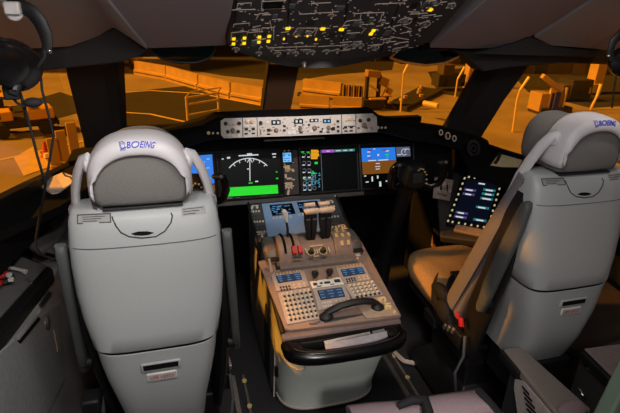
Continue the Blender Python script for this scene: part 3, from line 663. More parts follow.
# rim bumper with recess and tablet
def rimring(w, yb, z, yf=-.872, e=.62): return dring(w, yb, yf, z, 32, e)
mb = MB()
mb.loft([rimring(.238,-.968,.452), rimring(.246,-.985,.456), rimring(.250,-.993,.472), rimring(.250,-.992,.488), rimring(.244,-.985,.500), rimring(.234,-.973,.505),
         rimring(.184,-.957,.503,-.894,.72), rimring(.178,-.953,.498,-.898,.72), rimring(.172,-.946,.45,-.905,.72)], caps=False); mb.prism(rimring(.172,-.946,.452,-.905,.72), (0,0,-.004)); mb.prism(rimring(.236,-.966,.4555), (0,0,-.004)); mb.build('rim_bumper', gloss, pd, angle=50)
mb = MB(); mb.prism([(-.243,-.835,.50),(-.243,-.835,.517),(-.243,-.85,.521),(-.243,-.87,.514),(-.243,-.876,.50)], (.486,0,0)); mb.build('rim_crossbar', mat('crossbar_brown', (104,88,86), .5), pd, bevel=.003)
mb = MB(); mb.tube([p + V((0,0,.0005)) for p in rimring(.222,-.969,.5045)[4:29]], .0018, 6); mb.build('rim_highlight_lip', dgrey, pd)
tb = thing('tablet', (.0,-.95,.47), 'thin silver-grey tablet stowed in the black rear tray of the pedestal', 'tablet')
TF = Frame(V((.035,-.93,.488)), (1,.05,.02), (0,.5,.42))
mb = MB(); TF.rect(mb, -.128, -.04, .128, .022, .010); mb.build('body', mat('tablet_silver', (168,160,166), .35, .3), tb, bevel=.003)
mb = MB(); TF.rect(mb, -.128, .022, .06, .032, .014, -.002); mb.build('spine', metal_m, tb, bevel=.002)
mb = MB(); TF.rect(mb, .07, .020, .122, .032, .008, .002); mb.build('clip', mgrey, tb, bevel=.002)
# handset
hs = thing('handset', AP.p(*AP.uv(350,318), .01), 'black telephone handset lying across the rear edge of the pedestal', 'handset')
hA, hB = at(322,320,Z=.535), at(380,309,Z=.535)
hd = (hB-hA).normalized(); 
mb = MB(); mb.tube([hA + hd*(t*(hB-hA).length) + V((0,.01,h)) for t, h in ((.03,.012),(.12,.026),(.3,.042),(.5,.048),(.7,.047),(.88,.036),(.98,.02))], [.012,.016,.0165,.017,.0165,.016,.012], 12, sx=.8); mb.build('grip', black, hs)
mb = MB(); mb.ell(hA + V((.018,.004,.008)), (.03,.024,.018)); mb.build('mouthpiece', black, hs)
mb = MB(); mb.ell(hB + V((-.012,.0,.008)), (.03,.026,.02)); mb.build('earpiece', black, hs)
mb = MB(); mb.box((0,0,.006), (.25,.045,.012), Matrix.Translation((hA+hB)/2 + V((0,.0,-.008))) @ Matrix.Rotation(math.atan2(hd.y,hd.x), 4, 'Z')); mb.build('cradle', dgrey, hs, bevel=.004)
mb = MB(); q = hA + V((.0,-.01,.002)); mb.tube([q+V((-.01,0,.004)), q+V((-.028,-.012,.006)), q+V((-.045,-.012,.004)), q+V((-.055,-.004,.002))], .003, 6); mb.build('cord', mgrey, hs)

# ================================================================== OVERHEAD PANEL
OF = Frame((0,-.57,1.53), (1,0,0), (0,-.835,.55))
op = thing('overhead_panel', (0,-.7,1.6), 'dark overhead panel crowded with switches and amber lights', 'overhead panel')
front = [(226,44),(228.5,50),(240,56.5),(262,64),(285,69.5),(310,72),(335,71),(360,66.5),(385,60),(410,52.5),(432,45.5),(437,40)]
mb = MB(); OF.quad(mb, front+[(472,-2),(505,-45),(225,-45),(233,-2)], .05, -.062); mb.build('housing', oh_d, op, bevel=.008)
secs = [[(233.5,50),(240,-30),(292,-30),(283,58),(262,56)], [(284.5,58.5),(294,-30),(352,-30),(338,60)], [(339.5,60),(354,-30),(412,-30),(379,54),(365,57.5)], [(381,53.5),(414,-30),(490,-30),(462,6),(430,42)]]
for q in secs:
    mb = MB(); OF.quad(mb, q, .008, -.010); mb.build('sub_panel', oh_m, op, bevel=.002)
st = []  # light strokes (legends and flow lines)
def br(x0, x1, y, d=3, sk=0): st.extend([(x0,y,x1,y+sk), (x0,y,x0-.6,y+d), (x1,y+sk,x1-.6,y+d+sk)])
br(238,251.5,4,3,-.6); br(232.6,255.6,10.4,0,-.5); st += [(262,2,286,1),(262,9.6,285,8.6),(262,2,261.4,9.6),(259,14,269,13.4),(262,15.4,271,15),(256,20,258,16)]
br(234,249.5,24.6,3,-1.2); br(231.6,247.5,33,8,-1.2); br(249,260,30,3,-.6); br(262,274,28.6,4,-.8); st += [(248,33,263,31.8),(250,28,261,26),(252,41,266,39),(274,30,273.5,40),(270,21,272,31),(272,20,281,19.4),(261,46,259,50),(266,46,270,49),(232,45,230.5,46)]
br(299.6,315.6,14.6,-3,-.6); br(316.6,333,13.4,-3,-.6); st += [(311,4,331,3),(313,2,318,6),(306,22,318,19),(283,28.4,294,28.2),(319,28.8,330,28.6),(281,33,289,32),(293,35.4,297.5,28.6),(297.5,28.6,318,28.4),(312.5,33,317,28.6),(314.5,36,318,29),(322,34,326,32.6),(294,36.6,301,36),(304,36.4,312,36)]
st += [(273,48,316,46.6),(275,51,284,50.6),(288,50.6,296,50.2),(300,50.2,311,49.8),(318,47,345,45.4),(282,44,288,43.6),(294,44,303,42.6),(296,46,297,50),(322,51.6,334,51),(341,51,350,50.4)]
br(375.6,387,4.4,1.4,-.4); br(388,405,3.8,1.4,-.4); br(354.7,368,14,3,-.6); br(369,384,13.4,3,-.6); st += [(361,15,360,21),(382,15,380.6,20),(343,26.4,350,25.4),(352,21,362,20),(362,25,374,24.4),(376,26.6,383,26),(347,33.6,360,33),(361,34,366,28.6),(340,31,346,22),(346,22,356,20),(340,43,352,42),(353,42.4,362,41.6),(343,50,354,49),(368,46,380,44.4),(372,51,377,45)]
st += [(380,40,394,38),(383,43,396,41.6),(391,37,409,40),(395,44,408,42),(400,34,412,31.4),(393,27,402,25),(408,12,420,12.6),(410,14.6,428,13.4),(422,16.4,436,15),(434,17,442,16),(408,20,416,19),(403,26,411,29.4),(419,24,430,21),(420,29.6,426,24),(421,2,422,8),(426,1.5,436,.8),(440,3,447,2),(446,8.4,452,8),(448,4,455,3),(392,52,400,50.6),(395,49,408,46.6),(407,1,403,1),(384,44,378,46),(396,31.6,391,28)]
random.seed(11)
for i in range(70):
    x = random.uniform(236, 450); y = random.uniform(-2, 50)
    if 232 < x < 462-.9*y: st.append((x, y, x+random.uniform(2, 5), y-random.uniform(0, .4)))
mb = MB()
for i, q in enumerate(st): OF.line(mb, *q, .75, .0015, -.002)
OHL = mb
random.seed(23)
for i in range(170):
    x = random.uniform(236, 458); y = random.uniform(-3, 52)
    if 232 < x < 460-.9*y: OF.line(OHL, x, y, x+random.uniform(.8, 1.8), y-.1, .8, .0015, -.002)
amber = [(233.8,39),(244.5,38.2),(259.4,37.2),(269.3,36.4),(233.5,44),(244.1,43.4),(258.8,42.2),(268.4,41.4),(288,28.6),(322.8,29),(284,39),(296.5,36.2),(307.6,36),(316,39.4),(341.5,29.6),(430.6,9.9),(373.5,30.8),(371,34)]
for i, (x, y) in enumerate(amber):
    small = 10 <= i < 14
    mb = MB(); OF.btn(mb, x, y, 1.6 if small else (4.4 if i in (8,9,14) else 3.2), 1.4 if small else 1.9, .004, -.002); mb.build('amber_light', yellow_l, op)
for x, y, w, h in ((248,27.5,9,3),(236,28,4,2.4),(238,36,4,3),(250,36,6,6),(264,34,5,3),(254,44,6,4),(310.6,22.6,8,5),(300,31.5,6,3),(332,35,7,5),(356,24,6,4),(371,20,5,4),(352,36,6,4),(387,33,6,5),(415,19,4,3),(414,5,7,5),(424,5,4,5),(275,16,5,3),(292,6,6,4),(340,8,8,4)):
    mb = MB(); OF.btn(mb, x, y, w, h, .004, -.002); mb.build('push_switch', black if random.random() < .7 else mgrey, op, bevel=.001)
mb = MB(); OF.quad(mb, [(264,3),(283,2.2),(282.4,8),(263.4,9)], .003, -.002); mb.build('readout_window', scr_m, op)
for x, y, r in ((235.7,49.6,1.9),(258.8,53.5,1.5),(277.6,54,1.8),(288,51.4,1.8),(295.6,53.6,1.6),(307,51.6,1.8),(312.3,52.4,1.5),(344.2,46.6,2),(353.6,46.2,2),(360,46,2),(374.6,48,2.2),(396.6,50,1.8),(405,22,3.4),(425,25,2.6),(435,3,3),(451.5,6.2,2),(360,24,1.7),(382,22,1.7),(297,33.6,1.7),(309,33,1.7),(326.5,51.6,1.6),(337,51,1.6),(271,49,1.4),(331,16,1.5),(387,40.6,1.7)):
    mb = MB(); OF.ring(OHL, x, y, r*1.9, .6, .0015, -.002, -60, 200); OF.knob(mb, x, y, r, .010, -.002); k = mb.build('selector_knob', mgrey, op)
    mb = MB(); OF.line(mb, x-r*.6, y, x+r*.6, y-.2, .7, .002, .008); mb.build('knob_pointer', ivory_m, k)
OHL.build('panel_legends', mat('overhead_legend', (232, 216, 200), .6), op)
mb = MB(); OF.knob(mb, 304.5, 65.5, 2.2, .02, -.012); mb.build('compass_light', metal_m, op)

# ================================================================== HUD COMBINERS
def hud(name, lab, pts, sk, tint):
    t = thing(name, at(*pts[0], Y=-.40), lab, 'head-up display')
    P = [at(x, y, Y=-.40) for x, y in pts]
    c = sum(P, V((0,0,0)))/len(P)
    mb = MB(); mb.prism([p + V((0,.05*((p-c).length/.15),0)) for p in P], (0,.006,.002)); mb.build('combiner_glass', tint, t)
    mb = MB(); mb.tube([p + V((0,.05*((p-c).length/.15),0)) for p in P] + [P[0] + V((0,.05*((P[0]-c).length/.15),0))], .005, 8); mb.build('rim', sk, t)
    mb = MB(); mb.box((0,0,0), (.10,.05,.03), Matrix.Translation(c + V((0,.02,.035)))); mb.build('mount', black, t, bevel=.006)
    return t
ht = glass('combiner_tint', (.35,.75,.8), .08, (.22,.22,.25))
hud('hud_combiner', 'smoked glass head-up combiner folded under the left ceiling panel', [(147,46),(152,54),(163,60),(180,63.5),(198,63),(210,59),(216,52),(216,44),(180,40)], black, ht)
hud('hud_combiner', 'smoked glass head-up combiner with painted orange rim glint under the right ceiling panel', [(396,60),(410,64),(428,66),(446,64),(462,59),(474,52),(470,45),(434,42),(405,50)], mat('rim_orange_glint', (226,150,70), .3), ht)  # orange rim colour stands for sodium light caught on the glass edge

# ================================================================== SEATS
SX = -.661
def sup(w, yb, yf, z, n=40, e=5.0, cx=SX):
    pts = []; yc = (yb+yf)/2; ry = (yf-yb)/2
    for k in range(n):
        q = 2*math.pi*k/n; c, s_ = math.cos(q), math.sin(q)
        pts.append(V((cx + w*math.copysign(abs(c)**(2/e), c), yc + ry*math.copysign(abs(s_)**(2/e), s_), z)))
    return pts
PROF = [(.50,.113,-1.20),(.62,.125,-1.235),(.73,.147,-1.245),(.845,.166,-1.243),(.93,.180,-1.230),(1.0,.187,-1.216),(1.08,.188,-1.203),(1.135,.186,-1.192),(1.19,.180,-1.172),(1.213,.173,-1.152)]
def prof(z):
    for a, b in zip(PROF, PROF[1:]):
        if z <= b[0]: t = max(0, (z-a[0])/(b[0]-a[0])); return a[1]+(b[1]-a[1])*t, a[2]+(b[2]-a[2])*t
    return PROF[-1][1:]
YF = lambda z: -1.06 + (1.2-z)*.30
def surf(x, z, off=0):
    w, yb = prof(z); yf = YF(z); yc = (yb+yf)/2; ry = (yf-yb)/2; d = min(.999, abs(x-SX)/w)
    return V((x, yc - ry*(1-d**5)**.2 - off, z))
def spx(px, py, off=0):
    y = -1.2
    for i in range(5): p = at(px, py, Y=y); y = surf(p.x, p.z).y
    return surf(p.x, p.z, off)
def make_seat():
    t = thing('pilot_seat', (SX,-1.0,0), 'grey-backed pilot seat on the left, seen squarely from behind', 'seat', 'pilot seats')
    zs = [.50,.56,.62,.68,.73,.79,.838]
    mb = MB(); mb.loft([sup(prof(z)[0]+(-.001 if z < .83 else -.004), prof(z)[1]+.001, YF(z), z) for z in zs]); low = mb.build('stowage_door', shell_m, t, angle=50)
    zs = [.846,.85,.89,.93,.97,1.0,1.04,1.08,1.11,1.135,1.16,1.19,1.205]
    rings = [sup(prof(z)[0]-(.004 if z < .849 else 0), prof(z)[1]+(.004 if z < .849 else 0), YF(z), z) for z in zs]
    rings += [sup(.172,-1.148,-1.065,1.214), sup(.165,-1.140,-1.07,1.217)]
    mb = MB(); mb.loft(rings); shell = mb.build('back_shell', shell_m, t, angle=50)
    mb = MB(); mb.loft([sup(prof(z)[0]-.006, prof(z)[1]+.006, YF(z)-.002, z) for z in (.837,.848)]); mb.build('shell_gap', matte, t)
    seam = [surf(SX+x, 1.135-.006*math.cos(x*6), .0006) for x in [(-.184+.368*i/24) for i in range(25)]]
    mb = MB(); mb.tube(seam, .0013, 6); mb.build('shell_seam', mgrey, shell)
    pk = [(112,216.5),(113,220),(116,226),(121,232.5),(129,236.5),(142,238),(156,236.5),(165,231),(171,222.5),(172.5,216),(171,213)]
    mb = MB(); mb.tube([spx(x, y, .0006) for x, y in pk], .0017, 6); mb.build('pocket_outline', dgrey, shell)
    mb = MB(); pts = [spx(x, y, .0) for x, y in [(131,233.5),(138,231.5),(147,231.2),(154,232.6),(149,234.6),(142,235.4),(135,235)]]; mb.prism(pts, (0,-.0015,0)); mb.build('pocket_notch', matte, shell)
    # top ledge placards and strip
    def placard(x0, x1, z0, z1, nm, m):
        a, b, c, d = [surf(SX+x, z, .0007) for x, z in ((x0,z0),(x1,z0),(x1,z1),(x0,z1))]
        mb = MB(); mb.prism([a,b,c,d], (0,-.001,.0005)); return mb.build(nm, m, shell)
    pm = mat('placard_grey', (158,158,156), .5)
    p1 = placard(-.155,-.077,1.189,1.208,'placard', mat('placard_line', (70,70,72), .5)); placard(-.152,-.080,1.1915,1.2055,'placard_face', pm)
    placard(.090,.150,1.190,1.207,'placard', pm)
    for r in range(3): placard(.094,.144-.01*r,1.203-.005*r,1.2045-.005*r,'placard_line', dgrey); placard(-.142,-.09-.01*r,1.202-.004*r,1.2032-.004*r,'placard_line', dgrey)
    mb = MB(); mb.box((SX,-1.146,1.2175), (.19,.03,.006)); mb.build('headrest_track', dgrey, t, bevel=.002)
    # stowage door slot and label
    fr = Frame(surf(SX+.004,.792,.0), (1,0,0), surf(SX,.80)-surf(SX,.76))
    mb = MB(); mb.box((0,0,0), (.104,.028,.008), fr.M); rim_ = mb.build('handle_rim', shell_m, low, bevel=.004)
    mb = MB(); mb.box((0,.001,.0035), (.090,.016,.003), fr.M); mb.build('handle_slot', matte, rim_)
    fr2 = Frame(surf(SX+.004,.757,.0), (1,0,0), surf(SX,.77)-surf(SX,.73))
    mb = MB(); mb.box((0,0,0), (.078,.026,.006), fr2.M); lab = mb.build('label_plate', white_m, low, bevel=.005)
    mb = MB(); mb.box((0,0,.0025), (.074,.022,.002), fr2.M); mb.build('label_border', mat('border_grey', (196,190,186), .5), lab, bevel=.002)
    vs, fs, tw, th = text_polys('LIFE VESTS', 0, 1.12); k = .060/tw
    mb = MB()
    for dz in (.0038, .0044): mb.add([fr2.p(v.x*k, v.y*k*1.25, dz) for v in vs], fs)
    mb.build('label_text', red_t, lab, smooth=False)
    # headrest cushion
    def arch(u, k=1.0, zc=1.275, a=.121, b=.122, kz=None):
        th = math.radians(90 - u*100)
        e = .80
        x = a*math.copysign(abs(math.cos(th))**e, math.cos(th)); z = b*math.copysign(abs(math.sin(th))**e, math.sin(th))
        if abs(u) > .9: x = math.copysign(a, u); z = -(abs(u)-.9)/.1*.03
        return x*k, zc + z*(k if kz is None else kz)
    N = 32
    def hring(k, y, zb=1.225, kz=None):
        top = []
        for i in range(N+1):
            x, z = arch(-1+2*i/N, k, kz=kz); top.append(V((SX+x, y, z)))
        w = abs(top[0].x-SX)
        return top + [V((SX+w*.98, y, zb+.012)), V((SX+w*.9, y, zb)), V((SX, y, zb-.002)), V((SX-w*.9, y, zb)), V((SX-w*.98, y, zb+.012))]
    mb = MB(); mb.loft([hring(.80,-1.168,1.238), hring(.90,-1.162,1.228), hring(.945,-1.148), hring(.96,-1.11,kz=.92), hring(.97,-1.03,kz=.84), hring(.93,-.985,kz=.78), hring(.80,-.962,1.24)]); hr = mb.build('headrest', fab_m, t, angle=60)
    # white cap
    S = [(.66,-1.176),(.70,-1.183),(.82,-1.183),(.95,-1.174),(1.0,-1.152),(1.015,-1.125),(1.012,-1.095),(.985,-1.085)]
    def capp(u, s):
        i = min(int(s), len(S)-2); f_ = s-i; k = S[i][0]+(S[i+1][0]-S[i][0])*f_; y = S[i][1]+(S[i+1][1]-S[i][1])*f_
        kz = k if k > .97 else .97 - (.97-k)*(1.0)
        x, z = arch(u, max(k, .9) if abs(u) > .75 else k + (max(k,.9)-k)*abs(u)/.75*.6, kz=kz)
        return V((SX+x, y, z))
    rows = [[capp(-1+2*i/N, s) for i in range(N+1)] for s in [j*.5 for j in range(0, 15)]]
    mb = MB(); mb.loft(rows, caps=False, closed=False); cap = mb.build('headrest_cap', cap_m, t, angle=60)
    md = cap.modifiers.new('solid', 'SOLIDIFY'); md.thickness = .004; md.offset = -1
    # BOEING lettering and emblem, wrapped on the cap
    vs, fs, tw, th = text_polys('BOEING', .25, 1.05); k = .072/tw
    def wrap(x, y, off):
        u = x/.121*.42 + .01; s = 2.5 + y/.0115*.8
        s = max(0, min(6.9, s)); p = capp(u, s); nn = (p - V((SX,-1.06,1.28))).normalized(); return p + nn*off
    mb = MB()
    for off in (.0012, .002): mb.add([wrap(v.x*k + .0135, v.y*k*.9, off) for v in vs], fs)
    mb.build('brand_lettering', blue_t, cap, smooth=False)
    mb = MB()
    for dx, (a0, a1), r in ((-.0335,(20,330),.0085), (-.0335,(150,400),.0055)):
        q = [wrap(dx + r*math.cos(math.radians(a0+(a1-a0)*i/16)), r*math.sin(math.radians(a0+(a1-a0)*i/16)), .0015) for i in range(17)]; mb.tube(q, .0006, 6)
    mb.tube([wrap(-.046,-.008,.0015), wrap(-.036,-.004,.0015), wrap(-.022,-.003,.0015)], .0009, 6); mb.tube([wrap(-.042,.009,.0015), wrap(-.034,.003,.0015), wrap(-.028,.006,.0015)], .0008, 6)
    mb.build('brand_emblem', blue_t, cap)
    # hoop arms
    for sx in (-1, 1):
        mb = MB(); mb.tube([(SX+sx*.112,-1.135,1.345),(SX+sx*.128,-1.125,1.335),(SX+sx*.145,-1.11,1.30),(SX+sx*.160,-1.095,1.25),(SX+sx*.171,-1.075,1.19),(SX+sx*.174,-1.06,1.13),(SX+sx*.172,-1.05,1.06)], [.012,.015,.016,.016,.016,.016,.014], 12, sx=.65, sy=1.1, hint=(1,0,0)); mb.build('headrest_arm', cap_m if sx > 0 else cap_m, t)
        mb = MB(); mb.lathe((SX+sx*.108,-1.125,1.325), (sx,0,0), [(.024,0),(.024,.012),(.018,.018),(.003,.019)]); mb.build('pivot_cover', cap_m, t)
    # backrest cushion, seat cushion
    def slab(y0, z0, y1, z1, th, w0, w1, steps=8):
        d = V((0, y1-y0, z1-z0)).normalized(); n = V((0, d.z, -d.y))  # forward normal
        rings = []
        for i in range(steps+1):
            f_ = i/steps; c = V((SX, y0+(y1-y0)*f_, z0+(z1-z0)*f_)); w = w0+(w1-w0)*f_; tk = th*(1-.6*max(0,(f_-.85)/.15)**2)
            ring = []
            for k in range(24):
                q = 2*math.pi*k/24; cs, sn = math.cos(q), math.sin(q)
                ring.append(c + V((w*math.copysign(abs(cs)**.4, cs), 0, 0)) + n*(tk*math.copysign(abs(sn)**.5, sn)))
            rings.append(ring)
        return MB().loft(rings)
    slab(-.855,.50,-1.10,1.205,.038,.185,.172).build('back_cushion', cush_m, t, angle=60)
    for sx in (-1, 1):
        mb = MB(); mb.tube([(SX+sx*.186,-.83,.52),(SX+sx*.186,-.985,.90),(SX+sx*.174,-1.095,1.20)], [.026,.028,.02], 10, sx=.5, sy=1.25, hint=(1,0,0)); mb.build('cushion_bolster', cush_m, t)
        mb = MB(); mb.tube([(SX+sx*.190,-.868,.52),(SX+sx*.192,-1.02,.90),(SX+sx*.180,-1.11,1.185)], .002, 6); mb.build('cushion_piping', dgrey, t)
    mb = MB(); mb.loft([[V((SX+w*math.copysign(abs(math.cos(q))**.45, math.cos(q)), -.615+d*math.copysign(abs(math.sin(q))**.45, math.sin(q))-tilt*0, z + .06*0 + (.04*( .2*math.sin(q)) )) ) for q in [2*math.pi*k/32 for k in range(32)]] for w, d, tilt, z in ((.17,.20,0,.43),(.195,.225,0,.45),(.20,.232,0,.49),(.195,.228,0,.535),(.17,.20,0,.557),(.09,.11,0,.553),(.02,.02,0,.55))]); mb.build('seat_cushion', sheep_m, t, angle=70)
    # pan, base, tracks
    mb = MB(); mb.box((SX,-.70,.41), (.36,.46,.04)); mb.box((SX,-.92,.36), (.32,.12,.10)); mb.build('seat_pan', black, t, bevel=.01)
    mb = MB(); mb.loft([[V((SX+sx*w, -.78+sy*d, z)) for sx, sy in ((-1,-1),(1,-1),(1,1),(-1,1))] for w, d, z in ((.18,.24,.03),(.17,.22,.09),(.11,.15,.16),(.12,.16,.38))]); mb.build('pedestal', black, t, bevel=.008)
    mb = MB(); mb.box((SX,-1.12,.44), (.20,.20,.16)); mb.build('rear_frame', black, t, bevel=.01)
    for sx in (-1, 1):
        mb = MB(); mb.tube([(SX+sx*.160,-.98,.40),(SX+sx*.180,-1.02,.62),(SX+sx*.186,-1.085,.86),(SX+sx*.186,-1.11,1.05),(SX+sx*.178,-1.11,1.15)], [.04,.055,.052,.04,.02], 10, sx=.42, sy=1.2, hint=(1,0,0)); mb.build('side_frame', black, t)
        # folded-up armrest
        mb = MB(); mb.loft([[V((SX+sx*(.222-(z-.68)*.048), y, z)) + V((.013*math.copysign(abs(math.cos(q))**.6, math.cos(q)), w*math.copysign(abs(math.sin(q))**.6, math.sin(q)), .3*w*math.copysign(abs(math.sin(q))**.6, math.sin(q)))) for q in [2*math.pi*k/16 for k in range(16)]] for y, z, w in ((-1.075,.68,.010),(-1.08,.695,.022),(-1.095,.78,.028),(-1.125,.93,.030),(-1.155,1.06,.026),(-1.168,1.125,.018),(-1.172,1.14,.008))]); ar = mb.build('armrest', arm_m, t, angle=60)
        mb = MB(); mb.lathe((SX+sx*.195,-1.09,.715), (sx,0,0), [(.018,0),(.018,.03),(.012,.032)]); mb.build('armrest_hinge', black, ar)
        mb = MB(); mb.box((SX+sx*.195,-.87,.45), (.03,.22,.07)); mb.box((SX+sx*.20,-.74,.40), (.026,.10,.05)); mb.build('control_box', black, t, bevel=.006)
        # lap strap
        mb = MB(); pts = [(SX+sx*.19,-.90,.47),(SX+sx*.195,-.86,.53),(SX+sx*.18,-.81,.575),(SX+sx*.13,-.75,.585),(SX+sx*.08,-.70,.568)]
        mb.tube(pts, .022, 8, sx=.12, sy=1, hint=(0,0,1)); mb.tube([(SX+sx*.206,-.80,.44),(SX+sx*.212,-.76,.50),(SX+sx*.20,-.72,.565),(SX+sx*.16,-.67,.57)], .024, 8, sx=.12, sy=1, hint=(1,0,0)); mb.ell((SX+sx*.19,-.775,.555), (.024,.06,.035)); mb.ell((SX+sx*.205,-.83,.50), (.02,.05,.05)); mb.build('lap_strap', strap_m, t)
        mb = MB(); mb.box((SX+sx*.07,-.69,.574), (.045,.05,.014)); mb.build('buckle', black, t, bevel=.003)
        mb = MB()
        for k in range(3): mb.box((0,0,0), (.010,.014,.03), Matrix.Translation((SX+sx*.213,-.93+.030*k,.475-.012*k)) @ Matrix.Rotation(.4, 4, 'X'))
        mb.build('adjust_lever', metal_m, t, bevel=.002)
        mb = MB(); mb.tube([(SX+sx*.205,-1.0,.50),(SX+sx*.21,-1.02,.42),(SX+sx*.205,-.98,.30),(SX+sx*.19,-1.0,.18)], .006, 6); mb.build('conduit', mgrey, t)
    mb = MB(); mb.box((SX-.20,-1.16,.63), (.05,.06,.05)); mb.build('side_box', black, t, bevel=.008)
    return t
seat = make_seat()
s2 = copy_tree(seat); s2.location.x = -SX
for ch in list(s2.children):
    if ch.name.startswith('side_box'): bpy.data.objects.remove(ch)
s2['label'] = 'grey-backed pilot seat at the right edge with tan sheepskin cushion visible'

mb = MB(); mb.box((0,0,0), (.012,.024,.036), Matrix.Translation((SX-.222,-.985,.558)) @ Matrix.Rotation(-.5, 4, 'X')); mb.box((0,0,0), (.012,.016,.026), Matrix.Translation((SX-.222,-.957,.572)) @ Matrix.Rotation(-.5, 4, 'X')); mb.build('release_handle', red_m, seat, bevel=.003).parent = s2
# seat tracks
for cx, lab in ((-.40,'metal floor track beside the left pilot seat'), (.37,'metal floor track right of the pedestal foot')):
    t = thing('seat_track', (cx,-.8,0), lab, 'floor track', 'seat tracks on the floor')
    mb = MB(); mb.box((cx,-.85,.008), (.022,.75,.016)); mb.box((cx+.05,-.85,.005), (.012,.75,.010)); mb.build('rail', metal_m if cx > 0 else mat('rail_dull', (120,112,108), .5, .3), t, bevel=.002)
    for k in range(4):
        mb = MB(); mb.cyl((cx+.05,-1.0+.16*k,.008), (cx+.05,-1.0+.16*k,.016), .011); mb.build('rail_bolt', gold_m, t)
mb = MB(); mb.tube([at(390,344,Z=.03), at(396,354,Z=.03), at(404,361,Z=.03), at(413,363,Z=.03), at(425,361,Z=.03), at(431,362,Z=.03)], .012, 8); tag(mb.build('floor_hose', mat('hose_pale', (196,176,164), .5)), 'pale curved hose on the floor at the right foot of the pedestal', 'hose')

# ================================================================== YOKES
def yoke(cx, lab):
    t = thing('control_yoke', (cx,-.30,0), lab, 'control yoke', 'control yokes')
    mb = MB(); mb.tube([(cx,-.05,.02),(cx,-.10,.40),(cx,-.22,.72),(cx,-.28,.86)], [.045,.04,.036,.04], 12); mb.build('column', black, t)
    mb = MB(); mb.loft([[V((cx+w*math.copysign(abs(math.cos(q))**.6, math.cos(q)), y, .915+h*math.copysign(abs(math.sin(q))**.6, math.sin(q)))) for q in [2*math.pi*k/20 for k in range(20)]] for w, h, y in ((.05,.05,-.24),(.062,.068,-.28),(.06,.066,-.33),(.045,.05,-.35))]); mb.build('hub', black, t)
    for sx in (-1, 1):
        mb = MB(); mb.tube([(cx+sx*.04,-.31,.875),(cx+sx*.09,-.33,.862),(cx+sx*.125,-.345,.880),(cx+sx*.138,-.355,.925),(cx+sx*.132,-.365,.975),(cx+sx*.120,-.37,1.0)], [.017,.018,.018,.018,.019,.012], 12); h = mb.build('horn', gloss, t)
        mb = MB(); mb.ell((cx+sx*.108,-.372,.996), (.03,.02,.014)); mb.build('switch_pod', black, h)
        mb = MB(); mb.lathe((cx+sx*.118,-.388,1.0), (0,-1,.2), [(.008,0),(.008,.006),(.005,.008)], 10); mb.build('trim_switch', mgrey, h)
    mb = MB()
    for x, z in ((-.018,.955),(-.008,.962),(.006,.958),(.016,.944),(.026,.93),(.03,.905),(.032,.885)): mb.box((cx+x+.02,-.352,z), (.008,.006,.006))
    mb.build('hub_marks', gold_m, t)
    mb = MB(); mb.box((cx,-.355,.915), (.05,.012,.05)); mb.build('clip_plate', dgrey, t, bevel=.004)
    return t
yoke(.520, 'black U-shaped control yoke in front of the right pilot seat')
yoke(-.520, 'black U-shaped control yoke mostly hidden beyond the left pilot seat')

# ================================================================== RIGHT SIDE CONSOLE, EFB, CLIPBOARDS
en = V((-.328,-.266,.906)); ec = V((1.0,-.2,.68))
eTL, eTR, eBR, eBL = [atp(x, y, ec, en) for x, y in ((465,178),(500,183),(487,228),(449,222))]
EF = Frame(ec, ((eTR-eTL)+(eBR-eBL)), ((eTL-eBL)+(eTR-eBR)))
rc_ = thing('side_console', (1.15,-.5,0), 'dark right side console under the side window holding the tablet screen', 'side console')
side_m = mat('console_grey', (70, 66, 66), .6, noise=.08)
mb = MB(); EF.quad(mb, [(436,190),(452,170),(512,176),(505,215),(492,242),(440,235)], .05, -.062); mb.build('sloped_top', side_m, rc_, bevel=.01)
mb = MB(); mb.prism([(.855,.30,.02),(.855,.30,.70),(.858,-.03,.585),(.858,-.03,.02)], (.16,0,0)); mb.build('footwell_panel', matte, rc_)
mb = MB(); mb.prism([(.862,-.03,.02),(.862,-.03,.58),(.87,-.30,.50),(.90,-.9,.44),(.90,-1.1,.40),(.90,-1.1,.02)], (.52,0,0)); mb.build('console_body', mat('console_brown', (84,70,60), .6, noise=.12, nscale=20), rc_, bevel=.01)
mb = MB(); EF.quad(mb, [(456,225.5),(484,231),(481,237.5),(453.5,232)], .02, -.005); mb.build('palm_pad', mat('pad_mauve', (170,150,146), .7), rc_, bevel=.006)
WF = Frame(at(440,190,X=.87), (-.2,-1,0), (.35,0,.9))
KP = Frame(at(444,188,Y=-.05), (1,-.35,0), (0,.35,.95))
mb = MB(); KP.quad(mb, [(434.5,177),(453.5,180),(449.5,201),(432.5,198)], .006); mb.build('light_panel', pan_m, rc_, bevel=.002)
knobs(KP, [(438,182.5,1.5),(443.5,184,2),(449,184,1.4),(438,190,1.6),(445,191.6,1.7),(449.6,191,1.3),(437,196.4,1.2),(443,198,1.2)], 'dimmer_knob', ivory_m, rc_, .01, .006)
mb = MB()
for q in ((441,187,2,6),(447,188,1.4,7),(440,194,6,.8),(445,195.4,4,.8),(441.5,180,7,.8)): KP.btn(mb, *q, .001, .006)
mb.build('panel_legends', matte, rc_)
MP = Frame(at(437,245,X=.86), (-.06,-1,0), (0,0,1))
pf = [(431,224),(445,238),(451,262),(432,246)]
mb = MB(); MP.quad(mb, pf, .004, .002); mb.build('pocket_frame', mat('frame_lit_tan', (190,140,84), .6), rc_)  # tan colour carries the sodium light falling on this console face
mb = MB(); MP.quad(mb, [(433.4,230),(444,240.5),(448,256),(434.4,243.5)], .002, .006); mb.build('pocket', matte, rc_)
ef = thing('flight_bag_screen', ec, 'upright tablet-like side screen with ivory edge keys by the right sill', 'display')
mb = MB(); EF.quad(mb, [(462.5,175.5),(503.5,181),(489.5,232),(445.5,225)], .02, -.012); mb.build('bezel', black, ef, bevel=.004)
